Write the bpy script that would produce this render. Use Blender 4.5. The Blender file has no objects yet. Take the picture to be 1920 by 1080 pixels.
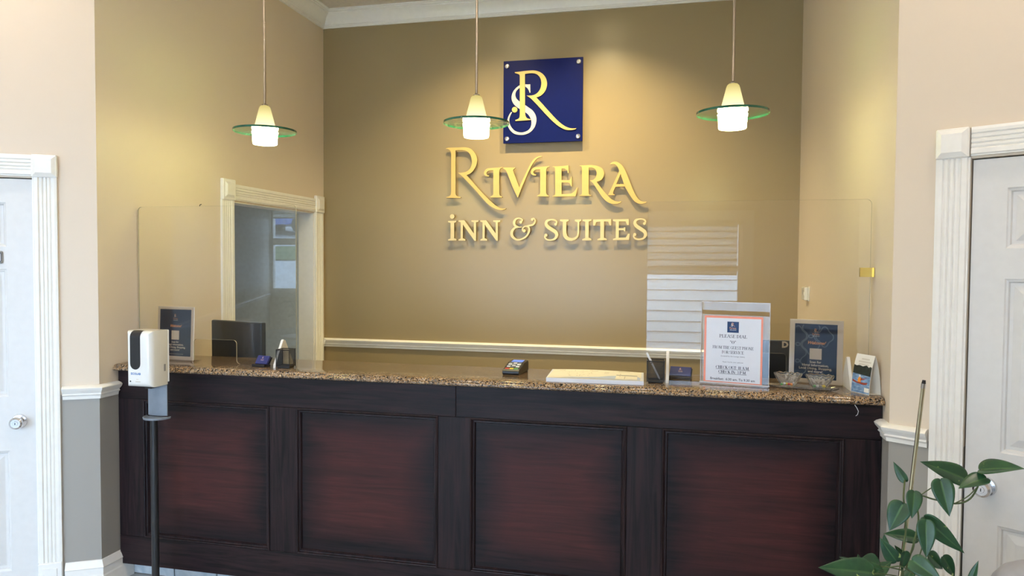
import bpy, bmesh, math, random
from mathutils import Vector, Matrix
R = math.radians
SC = bpy.context.scene
COL = SC.collection
random.seed(7)

# ------------------------------------------------------------------ camera
F, YAW, PITCH, ROLL = 1365.78, 0.2262, -0.0347, 0.0063
CAM = Vector((2.6827, -5.1655, 1.5781))
fwd = Vector((-math.sin(YAW) * math.cos(PITCH), math.cos(YAW) * math.cos(PITCH), math.sin(PITCH)))
rgt = Vector((math.cos(YAW), math.sin(YAW), 0))
up = rgt.cross(fwd)
r2 = math.cos(ROLL) * rgt + math.sin(ROLL) * up
u2 = -math.sin(ROLL) * rgt + math.cos(ROLL) * up
cd = bpy.data.cameras.new('camera')
cd.sensor_fit = 'HORIZONTAL'; cd.sensor_width = 36; cd.lens = F / 1920 * 36
cd.clip_start = 0.05; cd.clip_end = 200
cam = bpy.data.objects.new('camera', cd); COL.objects.link(cam)
M = Matrix((r2, u2, -fwd)).transposed().to_4x4(); M.translation = CAM
cam.matrix_world = M
SC.camera = cam

# ------------------------------------------------------------------ world, daylight, exposure
SKY = 13.0
w = bpy.data.worlds.new('overcast sky'); SC.world = w; w.use_nodes = True
bg = w.node_tree.nodes['Background']
bg.inputs['Color'].default_value = (0.62, 0.87, 1.20, 1); bg.inputs['Strength'].default_value = SKY
vs = SC.view_settings
vs.view_transform = 'Standard'; vs.look = 'None'; vs.gamma = 1.0; vs.use_curve_mapping = False
vs.exposure = 0.0
PENDANT_GLOW = 66.0; DOWN_RECESS = 40.0; DOWN_LOBBY = 225.0; SPOT_W = 140.0


# ------------------------------------------------------------------ node helpers
MATS = {}
def newmat(name):
    m = bpy.data.materials.new(name); m.use_nodes = True
    nt = m.node_tree; b = nt.nodes['Principled BSDF']
    MATS[name] = m
    return m, nt, b
def N(nt, t, **kw):
    n = nt.nodes.new(t)
    for k, v in kw.items():
        if k in n.inputs: n.inputs[k].default_value = v
        else: setattr(n, k, v)
    return n
def L(nt, a, b): nt.links.new(a, b)
def rgb(c): return (c[0], c[1], c[2], 1)
def ramp(nt, fac, stops, interp='LINEAR'):
    n = nt.nodes.new('ShaderNodeValToRGB'); n.color_ramp.interpolation = interp
    e = n.color_ramp.elements
    while len(e) < len(stops): e.new(0.5)
    for x, (p, c) in zip(e, stops): x.position = p; x.color = rgb(c)
    L(nt, fac, n.inputs['Fac']); return n
def coords(nt, kind='Object', scale=(1, 1, 1)):
    t = nt.nodes.new('ShaderNodeTexCoord'); mp = nt.nodes.new('ShaderNodeMapping')
    mp.inputs['Scale'].default_value = scale
    L(nt, t.outputs[kind], mp.inputs['Vector']); return mp.outputs['Vector']
def bump(nt, b, h, strength=.1, dist=.002):
    n = N(nt, 'ShaderNodeBump'); n.inputs['Strength'].default_value = strength; n.inputs['Distance'].default_value = dist
    L(nt, h, n.inputs['Height']); L(nt, n.outputs['Normal'], b.inputs['Normal'])
def mixc(nt, fac, a, b):
    n = nt.nodes.new('ShaderNodeMix'); n.data_type = 'RGBA'
    for s, v in ((0, fac), (6, a), (7, b)):
        if hasattr(v, 'is_linked') or isinstance(v, bpy.types.NodeSocket): L(nt, v, n.inputs[s])
        elif s == 0: n.inputs[0].default_value = v
        else: n.inputs[s].default_value = rgb(v)
    return n.outputs[2]
def math_(nt, op, a, b=None, clamp=False):
    n = nt.nodes.new('ShaderNodeMath'); n.operation = op; n.use_clamp = clamp
    for i, v in ((0, a), (1, b)):
        if v is None: continue
        if isinstance(v, bpy.types.NodeSocket): L(nt, v, n.inputs[i])
        else: n.inputs[i].default_value = v
    return n.outputs[0]
def simple(name, col, rough=.5, metal=0, spec=.5, var=.06, vscale=30, bmp=0, coat=0):
    m, nt, b = newmat(name)
    b.inputs['Roughness'].default_value = rough; b.inputs['Metallic'].default_value = metal
    b.inputs['Specular IOR Level'].default_value = spec; b.inputs['Coat Weight'].default_value = coat
    v = coords(nt)
    n = N(nt, 'ShaderNodeTexNoise', Scale=vscale, Detail=3.0); L(nt, v, n.inputs['Vector'])
    lo = [max(0, c * (1 - var)) for c in col]; hi = [min(1, c * (1 + var)) for c in col]
    r = ramp(nt, n.outputs['Fac'], [(.3, lo), (.7, hi)])
    L(nt, r.outputs['Color'], b.inputs['Base Color'])
    if bmp: bump(nt, b, n.outputs['Fac'], bmp, .001)
    return m
def paint(name, upper, lower, split, rough=.42, spec=.35):
    """wall paint in two colours that meet under the chair rail"""
    m, nt, b = newmat(name)
    b.inputs['Roughness'].default_value = rough; b.inputs['Specular IOR Level'].default_value = spec
    g = nt.nodes.new('ShaderNodeNewGeometry'); s = nt.nodes.new('ShaderNodeSeparateXYZ')
    L(nt, g.outputs['Position'], s.inputs[0])
    f = math_(nt, 'GREATER_THAN', s.outputs['Z'], split)
    n = N(nt, 'ShaderNodeTexNoise', Scale=1.3, Detail=2.0); L(nt, g.outputs['Position'], n.inputs['Vector'])
    c = mixc(nt, f, lower, upper)
    c2 = mixc(nt, math_(nt, 'MULTIPLY', n.outputs['Fac'], .12), c, [x * .8 for x in upper])
    L(nt, c2, b.inputs['Base Color'])
    n2 = N(nt, 'ShaderNodeTexNoise', Scale=260.0, Detail=2.0); L(nt, g.outputs['Position'], n2.inputs['Vector'])
    bump(nt, b, n2.outputs['Fac'], .05, .001)
    return m
def clearmat(name, tint=(1, 1, 1), ior=1.49, rough=0.0):
    """clear sheet: lets light straight through, mirrors by the Fresnel law"""
    m = bpy.data.materials.new(name); m.use_nodes = True; MATS[name] = m
    nt = m.node_tree; nt.nodes.clear()
    o = nt.nodes.new('ShaderNodeOutputMaterial'); mx = nt.nodes.new('ShaderNodeMixShader')
    t = N(nt, 'ShaderNodeBsdfTransparent'); t.inputs['Color'].default_value = rgb(tint)
    g = N(nt, 'ShaderNodeBsdfGlossy'); g.inputs['Roughness'].default_value = rough
    ge = nt.nodes.new('ShaderNodeNewGeometry'); dp = nt.nodes.new('ShaderNodeVectorMath'); dp.operation = 'DOT_PRODUCT'
    L(nt, ge.outputs['Incoming'], dp.inputs[0]); L(nt, ge.outputs['Normal'], dp.inputs[1])
    f0 = ((ior - 1) / (ior + 1)) ** 2
    k = math_(nt, 'POWER', math_(nt, 'SUBTRACT', 1.0, math_(nt, 'ABSOLUTE', dp.outputs['Value']), True), 5.0)
    fr = math_(nt, 'ADD', math_(nt, 'MULTIPLY', k, 1 - f0), f0)
    L(nt, fr, mx.inputs[0]); L(nt, t.outputs[0], mx.inputs[1]); L(nt, g.outputs[0], mx.inputs[2])
    L(nt, mx.outputs[0], o.inputs['Surface']); return m
def emit(name, col, strength):
    m = bpy.data.materials.new(name); m.use_nodes = True; MATS[name] = m
    nt = m.node_tree; nt.nodes.clear()
    o = nt.nodes.new('ShaderNodeOutputMaterial'); e = N(nt, 'ShaderNodeEmission')
    e.inputs['Color'].default_value = rgb(col); e.inputs['Strength'].default_value = strength
    L(nt, e.outputs[0], o.inputs['Surface']); return m

BEIGE = (.74, .63, .50); GREY = (.33, .315, .285)
paint('wall_paint', BEIGE, GREY, .945)
paint('lobby_paint', (.60, .56, .50), (.70, .64, .50), .945)
paint('accent_paint', (.325, .25, .132), (.325, .25, .132), .945, rough=.30, spec=.6)
simple('ceiling_paint', (.70, .64, .56), .8)
simple('trim_white', (.86, .84, .79), .32, var=.02)
simple('door_white', (.71, .70, .68), .38, var=.02)
simple('floor_tile', (.50, .48, .45), .35, var=.12, vscale=6)
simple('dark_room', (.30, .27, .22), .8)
simple('chrome', (.72, .72, .74), .16, 1, var=.03)
simple('nickel', (.36, .31, .25), .3, 1, var=.05)
simple('brass', (.75, .55, .16), .22, 1, var=.05)
simple('gold_rod', (.72, .66, .46), .22, 1, var=.08)
simple('black_plastic', (.012, .012, .014), .35)
simple('black_metal', (.012, .013, .015), .42)
simple('grey_plastic', (.20, .23, .27), .35)
simple('navy_black', (.016, .022, .034), .3)
simple('white_plastic', (.80, .79, .75), .22, var=.01, coat=.3)
simple('white_foot', (.80, .76, .68), .4, var=.02)
simple('paper', (.72, .73, .77), .6, var=.015)
simple('card_white', (.86, .86, .87), .5, var=.01)
simple('paper_warm', (.85, .80, .70), .6, var=.015)
simple('salmon', (.88, .27, .15), .5, var=.04)
simple('poster_blue', (.005, .030, .115), .45, var=.1, vscale=14, spec=.15)
simple('poster_pattern', (.09, .14, .26), .4)
simple('ink', (.05, .05, .075), .6)
simple('ink_white', (.85, .85, .86), .6)
simple('ink_orange', (.85, .40, .20), .5)
simple('ink_blue', (.02, .16, .45), .4)
simple('card_navy', (.018, .028, .15), .35)
simple('plaque_blue', (.002, .007, .088), .35, var=.03, spec=.12)
simple('gold_face', (.64, .455, .15), .38, 0, var=.03, spec=.5)
simple('gold_pale', (.70, .58, .31), .38, 0, var=.03, spec=.5)
simple('silver_face', (.58, .56, .545), .4, var=.02)
simple('letter_side', (.06, .05, .035), .5)
simple('asphalt', (.42, .43, .44), .9, var=.15, vscale=3)
simple('grass', (.10, .14, .06), .95, var=.3, vscale=4)
simple('car_white', (.8, .8, .8), .25); simple('car_blue', (.06, .13, .38), .25)
simple('tyre', (.02, .02, .02), .8); simple('car_glass', (.03, .04, .05), .08)
simple('siding', (.84, .90, .92), .7, var=.03); simple('siding_gap', (.40, .44, .47), .9)
simple('chair_cloth', (.36, .46, .58), .9)
simple('grey_lid', (.36, .36, .39), .42)
simple('pot_clay', (.25, .24, .23), .6)
simple('soil', (.04, .03, .02), .95, bmp=.5)
simple('desk_wood', (.10, .06, .04), .5)
simple('orange', (.85, .30, .03), .5); simple('kayak_red', (.35, .06, .03), .5); simple('forest', (.015, .022, .016), .6, var=.5, vscale=90)
simple('red', (.6, .05, .04), .4); simple('yellow', (.85, .65, .05), .4); simple('green', (.10, .35, .12), .4)
simple('map_cream', (.86, .80, .64), .55, var=.02); simple('map_water', (.48, .56, .70), .55)
simple('map_grey', (.30, .29, .28), .6); simple('map_line', (.55, .47, .36), .6)
clearmat('acrylic'); clearmat('print_cover', ior=1.16); clearmat('pane', ior=1.5)
clearmat('shade_disc', (.88, .96, .90), 1.5)
simple('acrylic_edge', (.45, .43, .34), .2)
simple('stem_green', (.085, .12, .045), .5)
emit('screen', (.30, .42, .95), 1.0)

def clothmat():
    m, nt, b = newmat('shade_cloth'); b.inputs['Base Color'].default_value = (.60, .56, .50, 1); b.inputs['Roughness'].default_value = .9
    v = coords(nt, 'Object', (8, 8, 90)); n = N(nt, 'ShaderNodeTexNoise', Scale=3.0, Detail=2.0); L(nt, v, n.inputs['Vector'])
    L(nt, ramp(nt, n.outputs['Fac'], [(.3, (.52, .49, .44)), (.7, (.66, .62, .56))]).outputs[0], b.inputs['Base Color'])
    t = N(nt, 'ShaderNodeBsdfTranslucent'); t.inputs['Color'].default_value = (.62, .60, .56, 1); mx = nt.nodes.new('ShaderNodeMixShader'); mx.inputs[0].default_value = .45
    L(nt, b.outputs[0], mx.inputs[1]); L(nt, t.outputs[0], mx.inputs[2]); L(nt, mx.outputs[0], nt.nodes['Material Output'].inputs['Surface'])
clothmat()
def granite():
    m, nt, b = newmat('granite')
    v = coords(nt)
    d = N(nt, 'ShaderNodeTexNoise', Scale=60.0, Detail=3.0); L(nt, v, d.inputs['Vector'])
    vo = N(nt, 'ShaderNodeTexVoronoi', Scale=250.0); L(nt, mixc(nt, .02, v, d.outputs['Color']), vo.inputs['Vector'])
    s = nt.nodes.new('ShaderNodeSeparateColor'); L(nt, vo.outputs['Color'], s.inputs[0])
    c = ramp(nt, s.outputs[0], [(0, (.013, .012, .013)), (.19, (.07, .055, .04)), (.28, (.30, .195, .105)), (.50, (.44, .29, .15)), (.62, (.34, .25, .155)), (.74, (.20, .185, .175)), (.92, (.58, .47, .34))], 'CONSTANT')
    n = N(nt, 'ShaderNodeTexNoise', Scale=18.0, Detail=4.0); L(nt, v, n.inputs['Vector'])
    k = ramp(nt, n.outputs['Fac'], [(.35, (.55, .5, .45)), (.65, (1.15, 1.0, .85))])
    mu = nt.nodes.new('ShaderNodeMix'); mu.data_type = 'RGBA'; mu.blend_type = 'MULTIPLY'; mu.inputs[0].default_value = .6
    L(nt, c.outputs[0], mu.inputs[6]); L(nt, k.outputs[0], mu.inputs[7])
    L(nt, mu.outputs[2], b.inputs['Base Color'])
    b.inputs['Roughness'].default_value = .08; b.inputs['Specular IOR Level'].default_value = .36
granite()
def wood(name, vertical, burst=False, w=1, h=1):
    m, nt, b = newmat(name)
    sc = (38, 38, 2.2) if vertical else (2.2, 38, 38)
    v = coords(nt, 'Object', sc)
    oi = nt.nodes.new('ShaderNodeObjectInfo'); rw_ = math_(nt, 'MULTIPLY', oi.outputs['Random'], 40.0)
    n = N(nt, 'ShaderNodeTexNoise', Scale=1.0, Detail=6.0, Roughness=.65, Distortion=1.2, noise_dimensions='4D'); L(nt, v, n.inputs['Vector']); L(nt, rw_, n.inputs['W'])
    v2 = coords(nt, 'Object', (5, 5, 1.2) if vertical else (1.2, 5, 5))
    n2 = N(nt, 'ShaderNodeTexNoise', Scale=1.6, Detail=3.0, noise_dimensions='4D'); L(nt, v2, n2.inputs['Vector']); L(nt, rw_, n2.inputs['W'])
    dark, mid, red = (.0065, .0055, .0075), (.022, .0125, .014), (.064, .019, .018)
    c = ramp(nt, n.outputs['Fac'], [(.36, (.005, .004, .005)), (.52, mid), (.70, (.040, .020, .019))])
    if burst:
        t = nt.nodes.new('ShaderNodeTexCoord'); s = nt.nodes.new('ShaderNodeSeparateXYZ'); L(nt, t.outputs['Generated'], s.inputs[0])
        ex = math_(nt, 'MULTIPLY', math_(nt, 'MINIMUM', s.outputs[0], math_(nt, 'SUBTRACT', 1.0, s.outputs[0])), w)
        ez = math_(nt, 'MULTIPLY', math_(nt, 'MINIMUM', s.outputs[2], math_(nt, 'SUBTRACT', 1.0, s.outputs[2])), h)
        e = math_(nt, 'MINIMUM', ex, ez)
        e = math_(nt, 'ADD', e, math_(nt, 'MULTIPLY', math_(nt, 'SUBTRACT', n2.outputs['Fac'], .5), .16))
        f = ramp(nt, e, [(.03, (0, 0, 0)), (.17, (1, 1, 1))])
        c2 = ramp(nt, n.outputs['Fac'], [(.3, (.030, .0135, .0135)), (.6, red), (.8, (.088, .030, .024))])
        col = mixc(nt, f.outputs[0], mixc(nt, .45, dark, c.outputs[0]), c2.outputs[0])
    else:
        col = mixc(nt, ramp(nt, n2.outputs['Fac'], [(.35, (0, 0, 0)), (.65, (1, 1, 1))]).outputs[0], mixc(nt, .6, dark, c.outputs[0]), c.outputs[0])
    L(nt, col, b.inputs['Base Color'])
    b.inputs['Roughness'].default_value = .42; b.inputs['Specular IOR Level'].default_value = .20
    bump(nt, b, n.outputs['Fac'], .08, .001)
wood('wood_v', True); wood('wood_h', False); wood('wood_panel', False, True, .66, .66)

def leafmat():
    m, nt, b = newmat('leaf')
    t = nt.nodes.new('ShaderNodeTexCoord'); oi = nt.nodes.new('ShaderNodeObjectInfo')
    n = N(nt, 'ShaderNodeTexNoise', Scale=26.0, Detail=3.0, Roughness=.6, noise_dimensions='4D'); L(nt, oi.outputs['Random'], n.inputs['W'])
    L(nt, t.outputs['Object'], n.inputs['Vector'])
    mp = nt.nodes.new('ShaderNodeMapping'); mp.inputs['Scale'].default_value = (46, 22, 34); L(nt, t.outputs['Object'], mp.inputs['Vector'])
    n2 = N(nt, 'ShaderNodeTexNoise', Scale=1.0, Detail=2.0, noise_dimensions='4D'); L(nt, mp.outputs[0], n2.inputs['Vector']); L(nt, oi.outputs['Random'], n2.inputs['W'])
    g = ramp(nt, n.outputs['Fac'], [(.3, (.010, .048, .026)), (.7, (.028, .10, .036))])
    f = ramp(nt, n2.outputs['Fac'], [(.665, (0, 0, 0)), (.70, (1, 1, 1))])
    L(nt, mixc(nt, f.outputs[0], g.outputs[0], (.42, .50, .16)), b.inputs['Base Color'])
    b.inputs['Roughness'].default_value = .33; b.inputs['Specular IOR Level'].default_value = .5
leafmat(); simple('leaf_vein', (.050, .125, .045), .4)
def shademat():
    """frosted lamp glass lit from within: palest at the bulb, yellower up the neck"""
    m = bpy.data.materials.new('lamp_glass'); m.use_nodes = True; MATS['lamp_glass'] = m
    nt = m.node_tree; nt.nodes.clear()
    o = nt.nodes.new('ShaderNodeOutputMaterial'); t = nt.nodes.new('ShaderNodeTexCoord'); s = nt.nodes.new('ShaderNodeSeparateXYZ')
    L(nt, t.outputs['Object'], s.inputs[0])
    z = math_(nt, 'DIVIDE', s.outputs[2], .2, True)
    c = ramp(nt, z, [(0, (1, .97, .42)), (.33, (1, .97, .42)), (.42, (1, .92, .50)), (.75, (1, .88, .40)), (1, (1, .80, .26))])
    k = ramp(nt, z, [(0, (.25,) * 3), (.06, (1,) * 3), (.30, (1,) * 3), (.36, (.026,) * 3), (.7, (.017,) * 3), (1, (.0105,) * 3)])
    e = N(nt, 'ShaderNodeEmission'); L(nt, c.outputs[0], e.inputs['Color'])
    L(nt, math_(nt, 'MULTIPLY', k.outputs[0], PENDANT_GLOW), e.inputs['Strength'])
    L(nt, e.outputs[0], o.inputs['Surface'])
shademat()
emit('downlight_glow', (1, .80, .42), DOWN_RECESS); emit('office_fill_glow', (1, .82, .55), 22.0); emit('lobby_glow', (1, .84, .66), DOWN_LOBBY)
simple('glass_rim', (.012, .10, .062), .1, var=.5, vscale=18)
def glassmat():
    m, nt, b = newmat('cut_glass'); b.inputs['Transmission Weight'].default_value = .95; b.inputs['Roughness'].default_value = .02
    b.inputs['IOR'].default_value = 1.5; b.inputs['Base Color'].default_value = (.97, .98, .97, 1)
glassmat()
def meshmat():
    """woven wire mesh of the pen cups: fine wires with see-through holes"""
    m, nt, b = newmat('wire_mesh'); b.inputs['Base Color'].default_value = (.015, .015, .015, 1); b.inputs['Roughness'].default_value = .4; b.inputs['Metallic'].default_value = .5
    v = coords(nt, 'Object', (1, 1, 1)); s = nt.nodes.new('ShaderNodeSeparateXYZ'); L(nt, v, s.inputs[0])
    a = math_(nt, 'ADD', s.outputs[0], s.outputs[1])
    def wave(x): return math_(nt, 'GREATER_THAN', math_(nt, 'FRACT', math_(nt, 'MULTIPLY', x, 420.0)), .80)
    f = math_(nt, 'MAXIMUM', wave(a), wave(s.outputs[2]))
    t = N(nt, 'ShaderNodeBsdfTransparent'); mx = nt.nodes.new('ShaderNodeMixShader')
    L(nt, f, mx.inputs[0]); L(nt, t.outputs[0], mx.inputs[1]); L(nt, b.outputs[0], mx.inputs[2])
    L(nt, mx.outputs[0], nt.nodes['Material Output'].inputs['Surface'])
meshmat()
def watermat():
    m, nt, b = newmat('water'); v = coords(nt, 'Object', (40, 40, 220))
    n = N(nt, 'ShaderNodeTexNoise', Scale=1.0, Detail=4.0); L(nt, v, n.inputs['Vector'])
    r = ramp(nt, n.outputs['Fac'], [(.3, (.08, .16, .30)), (.55, (.22, .36, .55)), (.75, (.65, .72, .78))]); L(nt, r.outputs[0], b.inputs['Base Color'])
watermat()
def tilemat():
    m, nt, b = newmat('toe_tile'); v = coords(nt, 'Object', (9, 9, 9))
    n = N(nt, 'ShaderNodeTexNoise', Scale=1.5, Detail=5.0, Distortion=1.0); L(nt, v, n.inputs['Vector'])
    r = ramp(nt, n.outputs['Fac'], [(.3, (.36, .42, .46)), (.7, (.60, .62, .62))]); L(nt, r.outputs[0], b.inputs['Base Color']); b.inputs['Roughness'].default_value = .3
tilemat()

# ------------------------------------------------------------------ mesh helpers
class MB:
    def __init__(s): s.v = []; s.f = []; s.mi = []
    def add(s, vs, fs, mi=0):
        n = len(s.v); s.v += [tuple(p) for p in vs]; s.f += [tuple(i + n for i in f) for f in fs]; s.mi += [mi] * len(fs); return s
    def box(s, x0, x1, y0, y1, z0, z1, mi=0):
        return s.add([(x0, y0, z0), (x1, y0, z0), (x1, y1, z0), (x0, y1, z0), (x0, y0, z1), (x1, y0, z1), (x1, y1, z1), (x0, y1, z1)],
              [(0, 3, 2, 1), (4, 5, 6, 7), (0, 1, 5, 4), (1, 2, 6, 5), (2, 3, 7, 6), (3, 0, 4, 7)], mi)
    def bev(s, x0, x1, y0, y1, z0, z1, r, seg=2, mi=0):
        bm = bmesh.new(); bmesh.ops.create_cube(bm, size=1)
        for v in bm.verts: v.co = ((x0 + x1) / 2 + v.co.x * (x1 - x0), (y0 + y1) / 2 + v.co.y * (y1 - y0), (z0 + z1) / 2 + v.co.z * (z1 - z0))
        bmesh.ops.bevel(bm, geom=bm.edges[:], offset=r, segments=seg, profile=.5, affect='EDGES')
        bm.verts.index_update(); s.add([v.co for v in bm.verts], [[v.index for v in f.verts] for f in bm.faces], mi); bm.free(); return s
    def tube(s, pts, r, n=8, mi=0, cap=True):
        pts = [Vector(p) for p in pts]; rs = r if isinstance(r, (list, tuple)) else [r] * len(pts); vs = []; ref = None
        for i, p in enumerate(pts):
            t = (pts[min(i + 1, len(pts) - 1)] - pts[max(i - 1, 0)]).normalized()
            if ref is None: ref = Vector((1, 0, 0)) if abs(t.x) < .9 else Vector((0, 1, 0))
            a = (ref - t * ref.dot(t)).normalized(); b = t.cross(a); ref = a
            vs += [p + (a * math.cos(k * 2 * math.pi / n) + b * math.sin(k * 2 * math.pi / n)) * rs[i] for k in range(n)]
        fs = [(i * n + k, i * n + (k + 1) % n, (i + 1) * n + (k + 1) % n, (i + 1) * n + k) for i in range(len(pts) - 1) for k in range(n)]
        if cap: fs += [tuple(range(n))[::-1], tuple(range((len(pts) - 1) * n, len(pts) * n))]
        return s.add(vs, fs, mi)
    def lathe(s, prof, n=32, c=(0, 0, 0), axis='z', mi=0):
        vs = []; fs = []
        for (r, z) in prof:
            for k in range(n):
                a = k * 2 * math.pi / n; x, y = r * math.cos(a), r * math.sin(a)
                p = (x, y, z) if axis == 'z' else ((x, -z, y) if axis == 'y' else (z, x, y))
                vs.append((p[0] + c[0], p[1] + c[1], p[2] + c[2]))
        for i in range(len(prof) - 1):
            for k in range(n): fs.append((i * n + k, i * n + (k + 1) % n, (i + 1) * n + (k + 1) % n, (i + 1) * n + k))
        if prof[0][0] > 1e-6 and prof[0] != prof[-1]: fs.append(tuple(range(n))[::-1])
        if prof[-1][0] > 1e-6 and prof[0] != prof[-1]: fs.append(tuple(range((len(prof) - 1) * n, len(prof) * n)))
        return s.add(vs, fs, mi)
    def prism(s, poly, a, b, plane='xz', mi=0, side=None):
        def P(p, d): return (p[0], d, p[1]) if plane == 'xz' else ((p[0], p[1], d) if plane == 'xy' else (d, p[0], p[1]))
        n = len(poly); s.add([P(p, a) for p in poly] + [P(p, b) for p in poly], [tuple(range(n)), tuple(range(n, 2 * n))[::-1]], mi)
        o = len(s.v) - 2 * n
        for i in range(n):
            j = (i + 1) % n; s.f.append((o + i, o + n + i, o + n + j, o + j)); s.mi.append(mi if side is None else side)
        return s
    def sweep(s, path, prof, closed=False, mi=0, side=1):
        """run a moulding profile (offset, height) along a plan path with mitred corners"""
        n = len(path); P = [Vector((p[0], p[1])) for p in path]; m = len(prof); vs = []
        def nrm(a, b): d = (b - a).normalized(); return Vector((-d.y, d.x)) * side
        for i in range(n):
            n1 = nrm(P[i - 1], P[i]) if (i > 0 or closed) else None
            n2 = nrm(P[i], P[(i + 1) % n]) if (i < n - 1 or closed) else None
            if n1 is None: k = n2
            elif n2 is None: k = n1
            else: k = (n1 + n2); k = k / (1 + n1.dot(n2))
            for (o, z) in prof: q = P[i] + k * o; vs.append((q.x, q.y, z))
        fs = []
        for i in range(n if closed else n - 1):
            j = (i + 1) % n
            for k in range(m): k2 = (k + 1) % m; fs.append((i * m + k, j * m + k, j * m + k2, i * m + k2))
        if not closed: fs += [tuple(range(m))[::-1], tuple(range((n - 1) * m, n * m))]
        return s.add(vs, fs, mi)
    def build(s, name, mats, parent=None, smooth=False, loc=None, rot=None, angle=None):
        me = bpy.data.meshes.new(name); me.from_pydata(s.v, [], s.f)
        for m in (mats if isinstance(mats, (list, tuple)) else [mats]): me.materials.append(MATS[m])
        for p, i in zip(me.polygons, s.mi): p.material_index = i
        bm = bmesh.new(); bm.from_mesh(me); bmesh.ops.recalc_face_normals(bm, faces=bm.faces)
        if smooth:
            th = R(angle or 35)
            for f in bm.faces: f.smooth = True
            for e in bm.edges:
                if len(e.link_faces) == 2 and e.calc_face_angle(0) > th: e.smooth = False
        bm.to_mesh(me); bm.free(); me.update()
        return link(name, me, parent, loc, rot)
def link(name, me, parent=None, loc=None, rot=None):
    o = bpy.data.objects.new(name, me); COL.objects.link(o)
    if parent: o.parent = parent
    if loc: o.location = loc
    if rot: o.rotation_euler = rot
    return o
def thing(name, label, cat, loc=(0, 0, 0), rz=0, group=None, rot=None):
    o = bpy.data.objects.new(name, None); COL.objects.link(o); o.empty_display_size = .05
    o.location = loc; o.rotation_euler = rot or (0, 0, rz); tag(o, label, cat, group); return o
def tag(o, label, cat, group=None):
    o['label'] = label; o['category'] = cat
    if group: o['group'] = group
    return o
def struct(o): o['kind'] = 'structure'; return o
def rrect(x0, x1, z0, z1, r, n=5):
    p = []
    for cx, cz, a in ((x1 - r, z1 - r, 0), (x0 + r, z1 - r, 90), (x0 + r, z0 + r, 180), (x1 - r, z0 + r, 270)):
        p += [(cx + r * math.cos(R(a + 90 * k / n)), cz + r * math.sin(R(a + 90 * k / n))) for k in range(n + 1)]
    return p
def curve_mesh(name, splines, extrude=0.0):
    """flat outlines (holes allowed) -> mesh in the x-z plane, front towards -y"""
    cu = bpy.data.curves.new(name, 'CURVE'); cu.dimensions = '2D'; cu.fill_mode = 'BOTH'; cu.extrude = extrude
    for sp in splines:
        q = cu.splines.new('POLY'); q.points.add(len(sp) - 1); q.use_cyclic_u = True
        for pt, (x, y) in zip(q.points, sp): pt.co = (x, y, 0, 1)
    return to_mesh(name, cu)
def to_mesh(name, cu):
    o = bpy.data.objects.new(name, cu); COL.objects.link(o)
    dg = bpy.context.evaluated_depsgraph_get(); me = bpy.data.meshes.new_from_object(o.evaluated_get(dg))
    bpy.data.objects.remove(o); bpy.data.curves.remove(cu); me.name = name; me.materials.clear()
    for v in me.vertices: v.co = (v.co.x, -v.co.z, v.co.y)
    return me
def text_mesh(txt, size, align='CENTER', shear=0, bold=0, space=1):
    cu = bpy.data.curves.new('lettering', 'FONT'); cu.body = txt; cu.size = size; cu.align_x = align; cu.shear = shear; cu.offset = bold * size
    cu.resolution_u = 2; cu.space_character = space
    return to_mesh('lettering', cu)
def put_text(parent, txt, x, y, z, size, mat, name='lettering', **kw):
    me = text_mesh(txt, size, **kw); me.materials.append(MATS[mat]); return link(name, me, parent, (x, y, z))
def decode(s): return [[(int(a.split(',')[0]) / 1e4, int(a.split(',')[1]) / 1e4) for a in sp.split(' ')] for sp in s.split(';')]

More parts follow.
